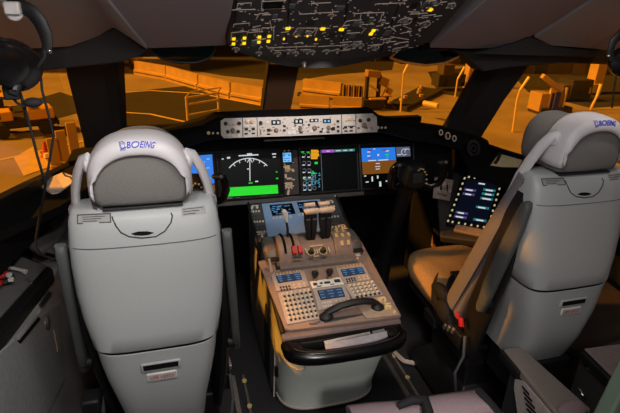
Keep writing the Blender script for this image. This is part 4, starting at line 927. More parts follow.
mb = MB(); EF.quad(mb, [(467,180),(498.5,184.4),(486,225.6),(452,220)], .002, .008); s = mb.build('screen', scr_m, ef)
def bl(x, y): # bilinear on the screen
    a = V((467,180)).lerp(V((498.5,184.4)), x); b = V((452,220)).lerp(V((486,225.6)), x); return a.lerp(b, y)
def bar(mb, x0, x1, y, h=.055, z=.0104):
    EF.quad(mb, [tuple(bl(x0,y)), tuple(bl(x1,y)), tuple(bl(x1,y+h)), tuple(bl(x0,y+h))], .0005, z)
sym(EF, s, 'violet_fields', e_violet, lambda mb: [bar(mb, .04, .40, y) for y in (.23,.335,.80,.90)])
sym(EF, s, 'teal_fields', e_teal, lambda mb: [bar(mb, .60, .98, y) for y in (.17,.27,.38)] + [bar(mb, .56, .95, .60), bar(mb, .60, .98, .90)])
sym(EF, s, 'field_text', e_white, lambda mb: [bar(mb, a, b, y+.02, .03, .0112) for a, b, y in ((.40,.60,.04),(.10,.3,.23),(.12,.3,.335),(.68,.9,.17),(.70,.9,.27),(.66,.92,.38),(.62,.84,.60),(.1,.28,.8),(.08,.3,.9),(.68,.9,.9))])
sym(EF, s, 'screen_glow', e_dim, lambda mb: bar(mb, .0, 1, .0, 1.0, .0101))
for i in range(9):
    f_ = i/8
    for a, b in (((464.6,179.5),(448.2,222)), ((501,184.6),(488,228.4))):
        mb = MB(); p = V(a).lerp(V(b), f_); EF.btn(mb, p.x, p.y, 1.7, 1.7, .003, .008); mb.build('edge_key', e_key, ef)
for i in range(6):
    f_ = (i+.5)/6
    for a, b in (((466,177.8),(501,182.2)), ((449.5,222.6),(487,228.8))):
        mb = MB(); p = V(a).lerp(V(b), f_); EF.btn(mb, p.x, p.y, 1.7, 1.6, .003, .008); mb.build('edge_key', e_key, ef)
# sill shelves with paper clipboards
mb = MB(); mb.prism([at(455,140,Z=.945), at(478,146,Z=.945), at(560,170,Z=.945), at(640,195,Z=.945), at(600,215,Z=.945), at(470,170,Z=.945)], (0,0,-.03)); mb.build('trim_16', matte, struct=True)
cb = thing('clipboard', at(505,163,Z=.95), 'cream paper clipboard on the right window sill', 'clipboard', 'paper clipboards on the sills')
SR = Frame(at(506,163,Z=.95), (1,-.25,0), (.2,1,.25))
mb = MB(); SR.quad(mb, [(498.5,154.2),(522.3,160.8),(516.2,172.6),(490,166)], .004, .001); b = mb.build('board', mat('board_tan', (190,170,130), .6), cb)
mb = MB(); SR.quad(mb, [(499,155),(521.6,161.2),(516,172),(491.4,165.7)], .002, .005); mb.build('paper', mat('paper_cream', (232,214,170), .8), cb)
mb = MB(); SR.quad(mb, [(497.6,154.5),(501.6,155.6),(499,161.6),(496,165.5),(493,164.6),(496.4,160)], .006, .007); mb.build('clip', dgrey, cb, bevel=.001)
mb = MB(); mb.prism([at(x, y, Z=1.0) for x, y in [(-60,216),(0,196),(39,180),(77,164),(90,166),(88,188),(60,206),(0,232),(-60,256)]], (0,0,-.03)); mb.build('trim_17', matte, struct=True)
cb = thing('clipboard', at(60,185,Z=1.0), 'pinkish white paper clipboard on the left window sill', 'clipboard', 'paper clipboards on the sills')
SL = Frame(at(58,185,Z=1.004), (1,.35,0), (-.35,1,.06))
mb = MB(); SL.quad(mb, [(36.6,184.6),(63,173.2),(74.4,177.6),(73.8,183),(58,193.6),(52,194.6)], .005, 0); mb.build('paper', mat('paper_pink', (236,214,204), .8), cb)
mb = MB()
for p, q in (((63,174),(65.6,177.4)),((65.6,177.4),(70.4,178.6)),((70.4,178.6),(74.2,183))): SL.line(mb, *p, *q, 1.3, .004, .005)
mb.build('clip', dgrey, cb)

# ================================================================== LEFT SIDE
lc = thing('side_console', (-1.2,-.2,0), 'dark grey left side console below the left window sill', 'side console')
mb = MB(); mb.prism([at(-60,256,Z=.80), at(0,236,Z=.80), at(12,222,Z=.80), at(62,208,Z=.80), at(84,206,Z=.80), at(78,240,Z=.80), at(56,249,Z=.80), at(20,243,Z=.80), at(-60,256,Z=.80)], (0,0,-.05)); mb.build('console_body', mat('left_console', (90,88,87), .6), lc, bevel=.02)
mb = MB(); mb.prism([at(14,243,Z=.80), at(28,226,Z=.80), at(62,212,Z=.80), at(70,222,Z=.80), at(60,248,Z=.80), at(40,258,Z=.80)], (0,0,.035)); mb.build('oxygen_mask_box', mat('mask_box', (104,101,100), .6), lc, bevel=.015)
mb = MB(); mb.prism([at(36,234,Z=.838), at(50,226,Z=.838), at(53,229,Z=.838), at(40,238,Z=.838)], (0,0,.006)); mb.build('box_handle', black, lc, bevel=.003)
mb = MB(); mb.prism([at(34,250,Z=.805), at(60,240,Z=.805), at(76,246,Z=.805), at(54,255,Z=.805)], (0,0,.012)); mb.build('cover_plate', mat('cover_grey', (126,124,122), .6), lc, bevel=.004)
mb = MB(); mb.prism([V((-1.025,-.50,.02)), V((-1.01,.0,.02)), V((-1.01,.0,.74)), V((-1.025,-.50,.735))], (-.19,0,0)); mb.build('lower_body', mat('console_lower', (112,110,106), .6), lc, bevel=.008)
cbn = thing('side_cabinet', (-1.2,-.7,0), 'pale grey side cabinet with black topped tray left of the left seat', 'cabinet')
TZ = .80
clampx = lambda P: [V((max(p.x, -1.24), p.y, p.z)) for p in P]
mb = MB(); mb.prism(clampx([at(53,268,Z=TZ), at(20,252,Z=TZ), at(-20,250,Z=TZ), V((-1.24,-1.3,TZ)), V((-1.045,-1.3,TZ)), at(0,334,Z=TZ)]), (0,0,-.055)); mb.build('worktop', black, cbn, bevel=.008)
mb = MB(); mb.prism(clampx([at(46,267,Z=TZ), at(20,257,Z=TZ), at(-20,255,Z=TZ), V((-1.235,-1.25,TZ)), V((-1.085,-1.25,TZ)), at(-6,325,Z=TZ)]), (0,0,.004)); mb.build('tray_mat', cabtop_m, cbn)
a = at(49,287,X=-1.15); 
mb = MB(); mb.prism([V((-1.035,-.53,.02)), V((-1.035,-.53,.745)), V((-1.05,-1.40,.745)), V((-1.05,-1.40,.02))], (-.17,0,0)); mb.build('body', cab_m, cbn, bevel=.005)
DFm = Frame(V((-1.037,-.7,.3)), (.017,1,0), (0,0,1))
DFm = Frame(V((-1.037,-.7,.3)), (-.017,-1,0), (0,0,1)) if V((-.017,-1,0)).cross(V((0,0,1))).x > 0 else DFm
def dq(mb, pts, t, z): return DFm.quad(mb, pts, t, z)
mb = MB(); dq(mb, [(58,302),(64,378),(40,425),(-25,425),(-25,372),(36,318)], .006, .001); d = mb.build('door', mat('door_grey', (158,160,158), .5), cbn, bevel=.003)
mb = MB(); dq(mb, [(35,316),(37,320),(17,344),(14,341)], .003, .007); mb.build('handle_slot', matte, d)
mb = MB(); dq(mb, [(33.6,314),(35,315.6),(14,340.6),(12.6,338)], .006, .007); mb.build('handle_lip', shell_m, d)
mb = MB(); dq(mb, [(47,290),(51,293),(41,308),(38,305)], .004, .001); mb.build('label_plate', mgrey, cbn)
mb = MB(); dq(mb, [(46.6,292),(49.4,294),(40.6,306),(39,304.6)], .002, .0055); mb.build('label_line', dgrey, cbn)
mb = MB(); DFm.knob(mb, 45, 323, 2.0, .006, .007); mb.build('latch', metal_m, d)
mb = MB(); dq(mb, [(51,330),(54,330),(58,350),(55,352)], .003, .007); mb.build('door_strip', mat('strip_tan', (180,160,140), .5), d)
# things on the tray: red and black control box, white cable
bx = thing('connector_bundle', at(8,275,Z=.805), 'red and black plugs heaped on the left cabinet tray', 'connectors')
mb = MB(); mb.ell(at(6,279,Z=.815), (.026,.034,.016)); mb.ell(at(0,270,Z=.815), (.026,.028,.014)); mb.build('housing', black, bx)
for x, y in ((2,276),(6,273.5),(11,279.5),(4,267.5),(0,283),(9,275)):
    mb = MB(); mb.box((0,0,0), (.014,.016,.012), Matrix.Translation(at(x, y, Z=.838)) @ Matrix.Rotation(x, 4, 'Z')); mb.build('plug', red_m if (x % 2 == 0) else white_m, bx, bevel=.002)
mb = MB(); mb.tube([at(-4,266,Z=.815), at(4,266,Z=.818), at(10,268,Z=.818), at(16,269,Z=.818), at(22,270.5,Z=.818), at(26,272,Z=.815)], [.006,.006,.007,.006,.006,.009], 8); tag(mb.build('white_cable', white_m), 'short white cable with plug end on the left cabinet tray', 'cable')
mb = MB(); mb.tube([at(27,279,Z=.805), at(31,283,Z=.805)], .004, 6); mb.tube([at(27,279,Z=.805), at(30,276,Z=.805)], .003, 6); tag(mb.build('pen', metal_m), 'thin metal pen lying at the front edge of the left tray', 'pen')

# headset left
HY = -1.13
hp = lambda x, y, dy=0: at(x, y, Y=HY+dy)
h = thing('headset', hp(14,90), 'black aviation headset hanging at the upper left with boom microphone', 'headset', 'hanging headsets')
mb = MB(); mb.tube([hp(8,2,.02), hp(20,5,.01), hp(32,12), hp(40,22), hp(45.5,34), hp(47.5,45), hp(46,52)], [.008,.011,.012,.012,.011,.009,.007], 10, sx=.6, sy=1.3, hint=(0,1,0)); mb.build('headband', black, h)
mb = MB(); mb.tube([hp(47.5,34), hp(49,42), hp(49,50)], [.004,.006,.005], 8); mb.tube([hp(44,50), hp(45,56), hp(40,64), hp(34,70)], .004, 8); k = mb.build('yoke_arm', black, h)
mb = MB(); mb.ell(hp(49.5,51), (.005,.005,.006)); mb.build('slider_pin', chrome_m, h)
for (x, y, r, dy) in ((15,66,.052,.0), (3,62,.045,-.05)):
    c = hp(x, y, dy); ax = V((.55,-.7,-.25))
    mb = MB(); mb.lathe(c, ax, [(r*.6,-.034),(r*.95,-.03),(r,-.012),(r*.98,.0),(r*.9,.004),(r*.96,.012),(r*.9,.026),(r*.6,.03)], 24); e = mb.build('ear_cup', gloss, h)
    mb = MB(); mb.lathe(c - ax.normalized()*.044, ax, [(r*.5,.0),(r*.88,.002),(r*.92,.010)], 24); mb.build('ear_pad', strap_m, e)
mb = MB(); mb.tube([hp(0,70,-.06), hp(6,80,-.05), hp(14,86,-.03)], [.012,.016,.01], 10); mb.build('band_cover', gloss, h)
mb = MB(); mb.box((0,0,0), (.022,.02,.03), Matrix.Translation(hp(15,88,-.03)) @ Matrix.Rotation(.4, 4, 'Y')); mb.box((0,0,0), (.03,.028,.03), Matrix.Translation(hp(12,92,-.02))); mb.build('boom_hinge', black, h, bevel=.004)
mb = MB(); mb.box((0,0,0), (.007,.004,.012), Matrix.Translation(hp(15.5,87,-.047)) @ Matrix.Rotation(.4, 4, 'Y')); mb.build('hinge_mark', mgrey, h)
mb = MB(); mb.tube([hp(12,97,-.02), hp(17,103,-.02), hp(24,106,-.02), hp(29,104,-.02)], .003, 6); mb.tube([hp(0,98,-.02), hp(7,98.6,-.02), hp(12,95,-.02)], .003, 6); mb.build('mic_boom', black, h)
mb = MB(); mb.ell(hp(33,102.5,-.02), (.019,.012,.011)); mb.build('microphone', strap_m, h)
mb = MB(); mb.tube([hp(10,3,.06), hp(14,9,.03), hp(14,14,.0)], [.02,.02,.016], 12); mb.box((0,0,0), (.03,.03,.025), Matrix.Translation(hp(13,8,.0))); tag(mb.build('headset_hook', mat('hook_white', (205,200,198), .45), bevel=.004), 'pale plastic hook at the top left holding the headset', 'hook')
mb = MB(); mb.tube([hp(20,92,-.01), hp(26,112), hp(31,130), hp(37,155), hp(42,172), hp(45.5,184,.03), hp(44,195,.06), hp(40,215,.12), hp(36,238,.2), hp(36.5,248,.2), hp(42,255,.2), hp(52,259,.2), hp(62,259,.2)], .0032, 8); mb.build('headset_cord', strap_m, h)
mb = MB(); mb.tube([hp(41,78,.02), hp(42,90,.02), hp(46,105,.02), hp(50.5,122,.02), hp(53.5,136,.02), hp(50,158,.02), hp(46.5,178,.03), hp(45.5,186,.035)], .0028, 8); mb.build('microphone_cord', strap_m, h)
# headset right
h = thing('headset', at(616,50,Y=-.95), 'black headset cut off by the upper right edge of the view', 'headset', 'hanging headsets')
q = lambda x, y: at(x, y, Y=-.95)
mb = MB(); mb.tube([q(635,25), q(622,32), q(613,42), q(610,52), q(612,60)], [.010,.012,.012,.010,.008], 10, sx=.6, sy=1.3, hint=(0,1,0)); mb.build('headband', black, h)
mb = MB(); mb.lathe(q(625,62), V((-.5,-.8,-.2)), [(.03,-.03),(.05,-.02),(.052,.0),(.045,.02),(.02,.026)], 24); mb.build('ear_cup', gloss, h)
mb = MB(); mb.box((0,0,0), (.012,.008,.016), Matrix.Translation(q(609.5,54))); mb.build('slider_pin', white_m, h, bevel=.002)
mb = MB(); mb.tube([q(617,72), q(614,90), q(612,108)], .003, 6); mb.build('cord', strap_m, h)

# ================================================================== FOREGROUND
ob = thing('observer_seat', (.2,-1.5,.3), 'mauve-grey observer seat cushion edge along the bottom of view', 'seat')
mb = MB(); pts = [at(348,407,Z=.48), at(372,404,Z=.48), at(405,402,Z=.49), at(440,396,Z=.50), at(478,391,Z=.51), at(486,401,Z=.50), at(500,412,Z=.49), at(520,422,Z=.48)]
mb.loft([[p + V((0, -.03+.05*math.cos(a), .03*math.sin(a)-.02)) for a in [2*math.pi*k/12 for k in range(12)]] for p in pts]); mb.build('cushion_roll', mat('observer_fabric', (150,128,132), .95, noise=.12, nscale=260, bump=.2), ob, angle=70)
mb = MB(); mb.prism([p + V((0,-.03,-.03)) for p in pts] + [V((.55,-1.9,.45)), V((-.2,-1.9,.45))], (0,0,-.06)); mb.build('cushion', MATS['observer_fabric'], ob)
mb = MB(); c = at(422,402,Z=.51); mb.tube([at(398,406,Z=.505), at(412,400,Z=.525), at(425,400,Z=.525), at(428,412,Z=.52), at(428,425,Z=.5)], [.012,.016,.018,.018,.018], 10); mb.build('harness_strap', strap_m, ob)
mb = MB(); mb.tube([at(478,389,Z=.53), at(484,396,Z=.53), at(492,404,Z=.52), at(500,414,Z=.51)], [.012,.014,.012,.012], 8, sx=.6); mb.build('harness_strap', strap_m, ob)
mb = MB(); mb.ell(at(572,410,Z=.58), (.05,.03,.025)); mb.build('bolster', MATS['observer_fabric'], ob)
# armrest beam
ar = thing('armrest_beam', (.5,-1.35,0), 'grey padded beam with black louvred white plate, bottom right', 'armrest')
A0, A1, B1, B0 = at(503,348,Z=.58), at(521,345.5,Z=.58), at(592,409,Z=.58), at(560,418,Z=.58)
mb = MB(); mb.prism([A0, A1, B1, B0], (0,0,-.035)); mb.build('pad', mat('beam_grey', (140,128,120), .55, noise=.05), ar, bevel=.008)
dn = V((0,0,-1))
d0 = (B0-A0).normalized(); wn = V((-d0.y, d0.x, 0)).normalized(); wn = wn if wn.x < 0 else -wn
BF = Frame(A0 + dn*.03, d0, V((0,0,1)))
mb = MB(); mb.prism([A0.lerp(B0,.2)+dn*.03, A0.lerp(A1,.95).lerp(B1,.2)+dn*.03, B1+dn*.03, B0+dn*.03], (0,0,-.5)); mb.build('post', dgrey, ar, bevel=.004)
mb = MB(); mb.prism([A0+wn*.012+dn*.006, A0.lerp(B0,.36)+wn*.012+dn*.006, A0.lerp(B0,.36)-wn*.01+dn*.006, A0-wn*.01+dn*.006], (0,0,-.03)); mb.build('hinge_strip', black, ar, bevel=.003)
pw = [atp(x, y, A0.lerp(B0,.5)+wn*.004, wn) for x, y in ((516,379),(524,381),(562,425),(520,425),(515,388))]
mb = MB(); mb.prism(pw, wn*.004); pl = mb.build('vent_plate', mat('vent_white', (196,184,180), .5), ar)
for k in range(5):
    mb = MB(); x0, y0 = 522.5+k*1.2, 385.5+k*5.6; mb.prism([atp(x, y, A0.lerp(B0,.5)+wn*.0085, wn) for x, y in ((x0,y0),(x0+7+k*1.5,y0+8+k*1.2),(x0+7+k*1.5,y0+10.2+k*1.2),(x0,y0+2))], wn*.002); mb.build('louvre', black, pl)
# right cabinet
rb = thing('stowage_cabinet', (1.0,-1.3,0), 'dark stowage cabinet with grey top and latch, lower right corner', 'cabinet')
ZC = .60
mb = MB(); mb.prism([at(584,350,Z=ZC), at(640,343,Z=ZC), at(700,392,Z=ZC), at(612,378,Z=ZC)], (0,0,.008)); mb.build('top', mat('cab_top_grey', (150,134,130), .6), rb, bevel=.003)
mb = MB(); mb.prism([at(581,351,Z=ZC), at(640,343,Z=ZC), at(720,400,Z=ZC), at(612,382,Z=ZC)], (0,0,-.03)); mb.build('top_edge', black, rb, bevel=.005)
a, b = at(582,352,Z=ZC-.03), at(612,383,Z=ZC-.03)
mb = MB(); mb.prism([a, b, b+V((.45,.0,0)), a+V((.45,.06,0))], (0,0,-.55)); mb.build('body', mat('cab_dark', (70,66,64), .55), rb, bevel=.004)
cn = V((b.y-a.y, -(b.x-a.x), 0)).normalized(); cn = cn if (CAM-a).dot(cn) > 0 else -cn
LP = lambda x, y: atp(x, y, a + cn*.003, cn)
mb = MB(); mb.tube([LP(587,368), LP(595,374), LP(603,381)], .0035, 6); mb.build('edge_strip', metal_m, rb)
mb = MB(); mb.tube([LP(578,388), LP(581,391), LP(583,396), LP(587,398)], [.004,.0035,.003,.005], 6); mb.build('latch', chrome_m, rb)
# door frame at the right edge, very near the camera
D = lambda x, y: at(x, y, Y=-1.68)
mb = MB(); mb.prism([D(622,352), D(592,413), D(575,460), D(700,460), D(700,352)], (0,-.04,0)); mb.build('door_1', mat('door_sage', (104,122,104), .6, noise=.04), struct=True, bevel=.006)

# ================================================================== OUTSIDE
conc = mat('barrier_paint', (178,142,92), .85, noise=.12, nscale=1.5)
dkm = mat('vehicle_dark', (44,38,34), .8); vy = mat('vehicle_yellow', (214,160,60), .6); steel = mat('galvanised', (205, 172, 122), .6); far_m = mat('facade', (78,62,50), .9, noise=.3, nscale=.15)
# low barrier wall, each block a thing
bp = [g(136,74), g(168,80), g(200,89.5), g(232,98.5), g(264,104.6)]
def wallblock(a, b, h, th, lab, grp, name='barrier_block', m=conc):
    d = (b-a).normalized(); n = V((-d.y,d.x,0)); a = a + d*.06; b = b - d*.06
    t = thing(name, (a+b)/2, lab, 'barrier', grp)
    mb = MB(); mb.loft([[a-n*w+V((0,0,z)), b-n*w+V((0,0,z)), b+n*w+V((0,0,z)), a+n*w+V((0,0,z))] for w, z in ((th,0),(th,.35*h),(th*.55,.42*h),(th*.5,h))]); mb.build('wall', m, t, smooth=False)
    mb = MB(); mb.box(((b-a).length/2, -th-.01, .2*h), ((b-a).length*.94, .02, .05), Matrix.Translation(a) @ Matrix.Rotation(math.atan2(d.y,d.x), 4, 'Z')); mb.build('groove', dkm, t)
for i, (a, b) in enumerate(zip(bp, bp[1:])):
    wallblock(a, b, .95, .22, ['farthest left long barrier block by the cone row', 'second barrier block from the left in the front left window', 'third barrier block, above the metal frame', 'barrier block ending at the windshield centre post'][i], 'barrier blocks across the apron')
for i, (a, b) in enumerate(((g(299,109), g(330,111)), (g(331,111), g(362,112.5)))):
    wallblock(a, b, .8, .22, ['barrier block just right of the centre post', 'barrier block below the stacked cage pallets'][i], 'barrier blocks across the apron')
wallblock(g(303,93), g(342,98), .9, .3, 'pale long wall behind the dark kerb right of centre post', 'barrier blocks across the apron')
# metal frame
fr_ = thing('metal_frame', g(202,120), 'pale tubular metal frame on asphalt seen above the left glareshield', 'frame')
fa, fb = g(188,123), g(219,117); H = 1.25
mb = MB()
for p in (fa, fb): mb.tube([p, p+V((0,0,H))], .06, 8)
mb.build('posts', steel, fr_)
for zz in (H-.05, H*.70, H*.30):
    mb = MB(); mb.tube([fa+V((0,0,zz)), fb+V((0,0,zz))], .055, 8); mb.build('rail', steel, fr_)
mb = MB(); mb.tube([fa+V((0,0,H)), fa+V((.3,1.2,H)), fb+V((.3,1.2,H)), fb+V((0,0,H))], .035, 8); mb.build('top_rail', steel, fr_)
def rbox(c, s, a, taper=1): return (c, s, Matrix.Rotation(a, 4, 'Z'), taper)
def vehicle(name, lab, cat, p, L, W, a, parts, wheels, grp=None):
    t = thing(name, p, lab, cat, grp); R = Matrix.Translation(p) @ Matrix.Rotation(a, 4, 'Z')
    for nm, m, c, s in parts:
        mb = MB(); mb.box(c, s, R); mb.build(nm, m, t, bevel=.06)
    for x in (-L*.32, L*.32):
        for y in (-W/2, W/2):
            mb = MB(); mb.cyl(R @ V((x,y-.1,.3)), R @ V((x,y+.1,.3)), .3, seg=18); mb.build('wheel', dkm, t)
    return t
vehicle('baggage_tug', 'yellow tug with dark wheels parked beyond the hanging microphone', 'tug', g(24,133), 2.6, 1.25, .35,
        [('chassis', dkm, (0,0,.5), (2.5,1.1,.3)), ('hood', vy, (.75,0,.85), (1.0,1.1,.45)), ('cab_frame', vy, (-.35,0,1.65), (1.1,1.1,.08)), ('cab_post', dkm, (.12,-.48,1.2), (.08,.08,.85)), ('cab_post', dkm, (-.8,-.48,1.2), (.08,.08,.85)), ('seat_block', vy, (-.6,0,.85), (.6,.9,.4)), ('bumper', dkm, (1.32,0,.45), (.12,1.15,.25))], True)
vehicle('cargo_dolly', 'flat yellow dolly with crates at the far left window edge', 'dolly', g(-12,124), 2.2, 1.2, .2,
        [('deck', vy, (0,0,.6), (2.2,1.2,.15)), ('crate', dkm, (.2,0,1.05), (1.1,1.0,.75)), ('tow_bar', steel, (1.5,0,.45), (.8,.08,.08))], True)
# upright panels (row by left sill)
for i, (x, y, hh) in enumerate(((57,170,1.15), (66,166,1.3), (77,163,1.5))):
    p = g(x, y); t = thing('marker_board', p, ['leftmost upright marker board above the left clipboard', 'middle upright marker board above the left clipboard', 'tallest upright marker board beside the left pillar'][i], 'marker board', 'upright boards on the apron')
    mb = MB(); mb.box((0,0,hh/2), (.32,.12,hh), Matrix.Translation(p) @ Matrix.Rotation(.3, 4, 'Z')); mb.build('board', conc, t, bevel=.02)
    mb = MB(); mb.box((.0,.0,.1), (.36,.3,.2), Matrix.Translation(p) @ Matrix.Rotation(.3, 4, 'Z')); mb.build('foot', conc, t, bevel=.02)
t = thing('traffic_cone', g(47,157), 'small red-topped cone left of the marker boards', 'cone')
mb = MB(); mb.lathe(g(47,157), (0,0,1), [(.22,0),(.22,.05),(.15,.06),(.04,.6)]); mb.build('cone', mat('cone_red', (190,50,30), .6), t)
mb = MB(); mb.lathe(g(47,157,.28), (0,0,1), [(.12,0),(.09,.14)]); mb.build('band', white_m, t)
for i, x in enumerate((121, 131, 139)):
    p = g(x, 69+i*.5); t = thing('road_marker', p, ['leftmost pale round marker under the left trim', 'middle pale round marker under the left trim', 'right pale round marker next to the barrier end'][i], 'marker', 'round markers on the apron')
    mb = MB(); mb.lathe(p+V((0,0,1.3)), (0,-1,.2), [(.55,0),(.55,.1),(.3,.12),(.28,.05)]); mb.build('disc', conc, t)
    mb = MB(); mb.cyl(p, p+V((0,0,.9)), .1); mb.build('stem', dkm, t)
# light poles
def pole(pts, lab, r=.05):
    b = g(*pts[0]); t = thing('light_pole', b, lab, 'light pole', 'slender light poles on the apron')
    Yd = b.y
    P = [b] + [at(x, y, Y=Yd) for x, y in pts[1:-1]]; tip = [P[-1], at(*pts[-1], Y=Yd)]
    mb = MB(); mb.tube(P, r, 8); mb.build('mast', steel, t)
    mb = MB(); mb.tube(tip, [r, r*1.3], 8); mb.build('lamp_arm', mat('pole_pale', (230,200,140), .5), t)
pole([(400.5,112),(403.6,73),(410,60)], 'slim light pole rising left of the right head-up combiner')
pole([(455,97),(457.6,79),(464.5,67)], 'slim light pole just left of the right windshield pillar')
pole([(512.5,132),(517,100),(520,90),(529,77)], 'slim light pole just right of the right windshield pillar', .05)
pole([(590,110),(597,96),(601,84)], 'slim light pole above the right headrest', .07)
# cage pallets
for i in range(4):
    x0, x1 = 340.4+5.2*i, 345+5.2*i
    a, b = g(x0, 102.5+.4*i), g(x1, 103+.4*i); t = thing('cage_pallet', (a+b)/2, ['leftmost slatted cage pallet right of centre post','second slatted cage pallet from the left','third slatted cage pallet from the left','rightmost slatted cage pallet beside the loader'][i], 'pallet', 'slatted cage pallets')
    w = (b-a).length
    mb = MB(); mb.box(((a+b)/2+V((0,0,.52))), (w*.8,.4,1.0)); mb.build('core', dkm, t)
    for dx in (-.42, .42):
        mb = MB(); mb.box((a+b)/2+V((w*dx*.8,-.26,.54)), (w*.2,.08,1.08)); mb.build('slat', conc, t)
# loader
def machine(lab, p, parts, name='belt_loader', cat='loader', k=.5):
    t = thing(name, p, lab, cat)
    for nm, m, c, s, rx in parts:
        mb = MB(); mb.box((0,0,0), V(s)*k, Matrix.Translation(p+V(c)*k) @ Matrix.Rotation(rx, 4, 'Y')); mb.build(nm, m, t, bevel=.03)
    return t
machine('dark loading machine with pale platform right of the cages', g(371,109), [('chassis', dkm, (0,0,.7), (2.6,1.6,1.0), 0), ('tower_post', dkm, (-.7,0,2.2), (.35,.5,3.2), 0), ('tower_post', dkm, (.7,0,2.2), (.35,.5,3.2), 0), ('cross_beam', steel, (0,-.1,2.4), (1.6,.3,.25), .5), ('cab', mat('loader_ochre', (150,112,62), .7), (-.2,-.2,3.9), (1.5,1.0,.7), .1), ('beacon', mat('beacon_orange', (230,110,40), .5), (.1,0,6.0), (.9,.5,.55), 0), ('mast', dkm, (.1,0,5.0), (.12,.12,1.8), 0), ('platform', conc, (.3,-.9,1.3), (1.9,.5,.2), 0), ('wing', mat('loader_ochre', (150,112,62), .7), (1.2,-.2,3.0), (1.0,.2,.9), .4), ('arm', steel, (1.3,-.3,1.9), (.15,.2,2.2), .5)])
machine('pale flat cart on the bright apron right of the loader', g(382,104), [('deck', conc, (0,0,1.0), (1.8,1.2,.2), 0), ('leg_frame', dkm, (0,0,.5), (1.2,1.0,.8), 0), ('flap', conc, (.5,-.3,1.6), (1.1,.1,.7), .5)], 'cargo_cart', 'cart')
p0, p1 = g(405,111.5), g(441,93)
cv = thing('conveyor', (p0+p1)/2, 'long dark conveyor running diagonally across the bright apron', 'conveyor')
d = (p1-p0).normalized(); n = V((-d.y,d.x,0))
mb = MB(); mb.prism([p0-n*.1, p1-n*.1, p1+n*1.5, p0+n*1.2], (0,0,.25)); mb.build('bed', dkm, cv)
for k in range(7):
    mb = MB(); q_ = p0.lerp(p1, (k+.5)/7)+n*random.uniform(.2,1.3); mb.box(q_+V((0,0,.32)), (.2,.2,.16)); mb.build('roller_block', conc, cv)
mb = MB(); mb.tube([g(424,103,.8), g(438,106,.8)], .14, 8); mb.build('handrail', steel, cv)
machine('dark aircraft tractor near the top of the right windshield', g(447,90), [('body', dkm, (0,0,1.4), (4,2,1.6), 0), ('cab', far_m, (-.6,0,2.8), (1.6,1.8,1.3), 0), ('nose', steel, (1.8,-.6,.9), (.8,.8,.6), 0)], 'tractor', 'tractor')
machine('pale truck with boom arm right of the right pillar', g(548,112), [('body', mat('truck_ochre', (120,92,56), .7), (0,0,1.5), (1.6,2.0,1.6), 0), ('side_rail', steel, (1.0,-.9,1.7), (.25,.25,2.4), 0), ('side_rail', steel, (-1.0,-.9,1.7), (.25,.25,2.4), 0), ('cab', mat('truck_pale', (168,134,88), .7), (-1.6,0,1.3), (1.1,2.0,2.0), 0), ('boom', conc, (-.9,-.6,3.4), (3.2,.5,.5), .5), ('undercarriage', dkm, (0,-.2,.4), (4.2,2.2,.7), 0), ('tank', dkm, (-.4,-1.35,1.6), (.7,.2,1.9), 0)], 'service_truck', 'truck')
machine('dark service truck beyond the pale boom truck', g(572,100), [('body', dkm, (0,0,1.5), (3.2,2.4,2.4), 0), ('cab', far_m, (-2,0,1.2), (1.2,2.0,1.8), 0), ('rear_lamp', conc, (1.2,-1.25,1.4), (.3,.1,.8), 0)], 'service_truck', 'truck')
machine('pale square column beside a lit bay at the right', g(592,93), [('shaft', conc, (0,0,3.0), (1.5,1.5,6.0), 0), ('base', conc, (-1.4,-.4,.8), (3,1.6,1.2), 0)], 'column', 'column')
machine('pale square gate post near the top right windshield corner', g(469,88), [('shaft', conc, (0,0,2.6), (1.5,1.2,5.2), 0), ('arm', conc, (1.6,0,5.4), (2.6,.6,.5), 0)], 'gate_post', 'post')
# terminal buildings
for i, (x0, x1, yy, h_, lab) in enumerate(((-60,75,62,16,'dark low terminal building far beyond the left side window'), (150,268,56,14,'dark terminal facade across the top of the front left window'), (285,380,60,14,'dark terminal facade behind the cages right of centre post'), (400,470,64,15,'dark terminal facade behind the right head-up combiner'), (520,700,74,15,'dark hangar wall at the top of the right side window'))):
    a, b = g(x0, yy if i else 72), g(x1, yy if i else 60)
    t = thing('terminal_building', (a+b)/2, lab, 'building', 'terminal buildings around the apron')
    d = (b-a); d.z = 0; L = d.length; ang = math.atan2(d.y, d.x); R = Matrix.Translation(a) @ Matrix.Rotation(ang, 4, 'Z')
    mb = MB(); mb.box((L/2,1,h_/2), (L,2,h_), R); mb.build('facade', far_m, t)
    mb = MB(); mb.box((L/2,-.3,h_*.3), (L,.6,.4), R); mb.build('ledge', steel, t)
    for k in range(5):
        mb = MB(); mb.box((L*(k+.5)/5,-.06,1.1), (L/14,.12,2.2), R); mb.build('bay_door', mat('bay_brown', (104,80,56), .8) if k % 2 else dkm, t)

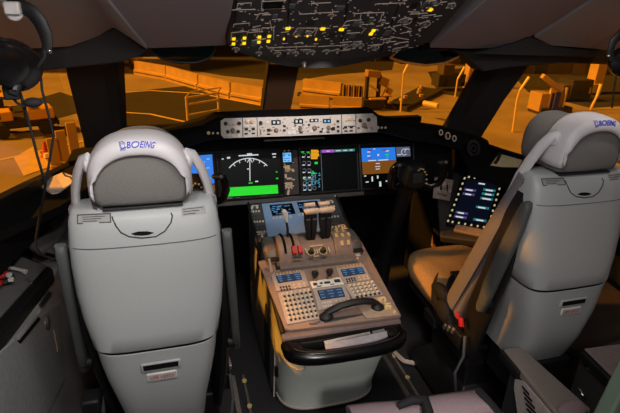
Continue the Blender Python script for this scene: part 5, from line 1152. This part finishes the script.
# ================================================================== LIGHT
def lamp(kind, name, loc, energy, color, target=None, size=.3, spot=60, blend=.5, size_y=None):
    l = bpy.data.lights.new(name, kind); l.energy = energy; l.color = color
    if kind == 'AREA':
        l.size = size
        if size_y: l.shape = 'RECTANGLE'; l.size_y = size_y
    elif kind == 'SPOT': l.shadow_soft_size = size; l.spot_size = math.radians(spot); l.spot_blend = blend
    elif kind == 'POINT': l.shadow_soft_size = size
    o = bpy.data.objects.new(name, l); C.objects.link(o); o.location = loc
    if target is not None: o.rotation_euler = (V(target)-V(loc)).to_track_quat('-Z', 'Y').to_euler()
    return o
def flood(name, e, azd, eld, ang=3):
    o = lamp('SUN', name, (0,0,30), e, (1,.40,.035)); o.data.angle = math.radians(ang)
    az, el = math.radians(azd), math.radians(eld)
    sd = V((math.sin(az)*math.cos(el), math.cos(az)*math.cos(el), math.sin(el)))
    o.rotation_euler = (-sd).to_track_quat('-Z', 'Y').to_euler()
flood('apron_floodlight', 4.6, -81, 44)
flood('apron_floodlight_low', 3.4, -84, 21)
flood('facade_fill', 1.1, 180, 30)  # added fill from behind, only brightens the terminal facades
lamp('AREA', 'aisle_dome_light', (-.25,-1.8,1.96), 5.5, (1,.97,.95), (-.2,-1.4,0), .4)
lamp('AREA', 'dome_light', (-.25,-2.6,1.97), 9.5, (1,.96,.94), (-.2,-1.2,.9), .5)
lamp('SPOT', 'rear_shell_fill', (-.25,-2.85,1.75), 75, (1,.95,.92), (.04,-1.0,.28), .10, 30, .7)  # added narrow spot that brightens the pedestal's rear shell
lamp('SPOT', 'side_fill', (-.72,-1.75,1.82), 13, (1,.95,.9), (-1.12,-.55,.6), .03, 75, .8)  # added fill spot for the left cabinet and clipboard, no visible fixture
lamp('SPOT', 'side_fill', (.62,-1.35,1.80), 7, (1,.90,.82), (.95,-.40,.85), .03, 62, .8)  # added fill spot for the right clipboard and console, no visible fixture
lamp('SPOT', 'aisle_stand_light', (.0,-.72,1.57), 14, (1,.80,.62), (.02,-.60,.55), .02, 52, .6)
lamp('SPOT', 'glareshield_light', (.0,-.60,1.485), 13, (1,.90,.82), (0,-.12,1.115), .01, 62, .5)
w = bpy.data.worlds.new('night'); bpy.context.scene.world = w; w.use_nodes = True
w.node_tree.nodes['Background'].inputs[0].default_value = (.02,.011,.006,1); w.node_tree.nodes['Background'].inputs[1].default_value = .4
vs_ = bpy.context.scene.view_settings; vs_.view_transform = 'Standard'; vs_.look = 'None'; vs_.exposure = 0; vs_.gamma = 1; vs_.use_curve_mapping = False
cy = bpy.context.scene.cycles
cy.max_bounces = 6; cy.transparent_max_bounces = 12; cy.caustics_reflective = False; cy.caustics_refractive = False; cy.use_denoising = True
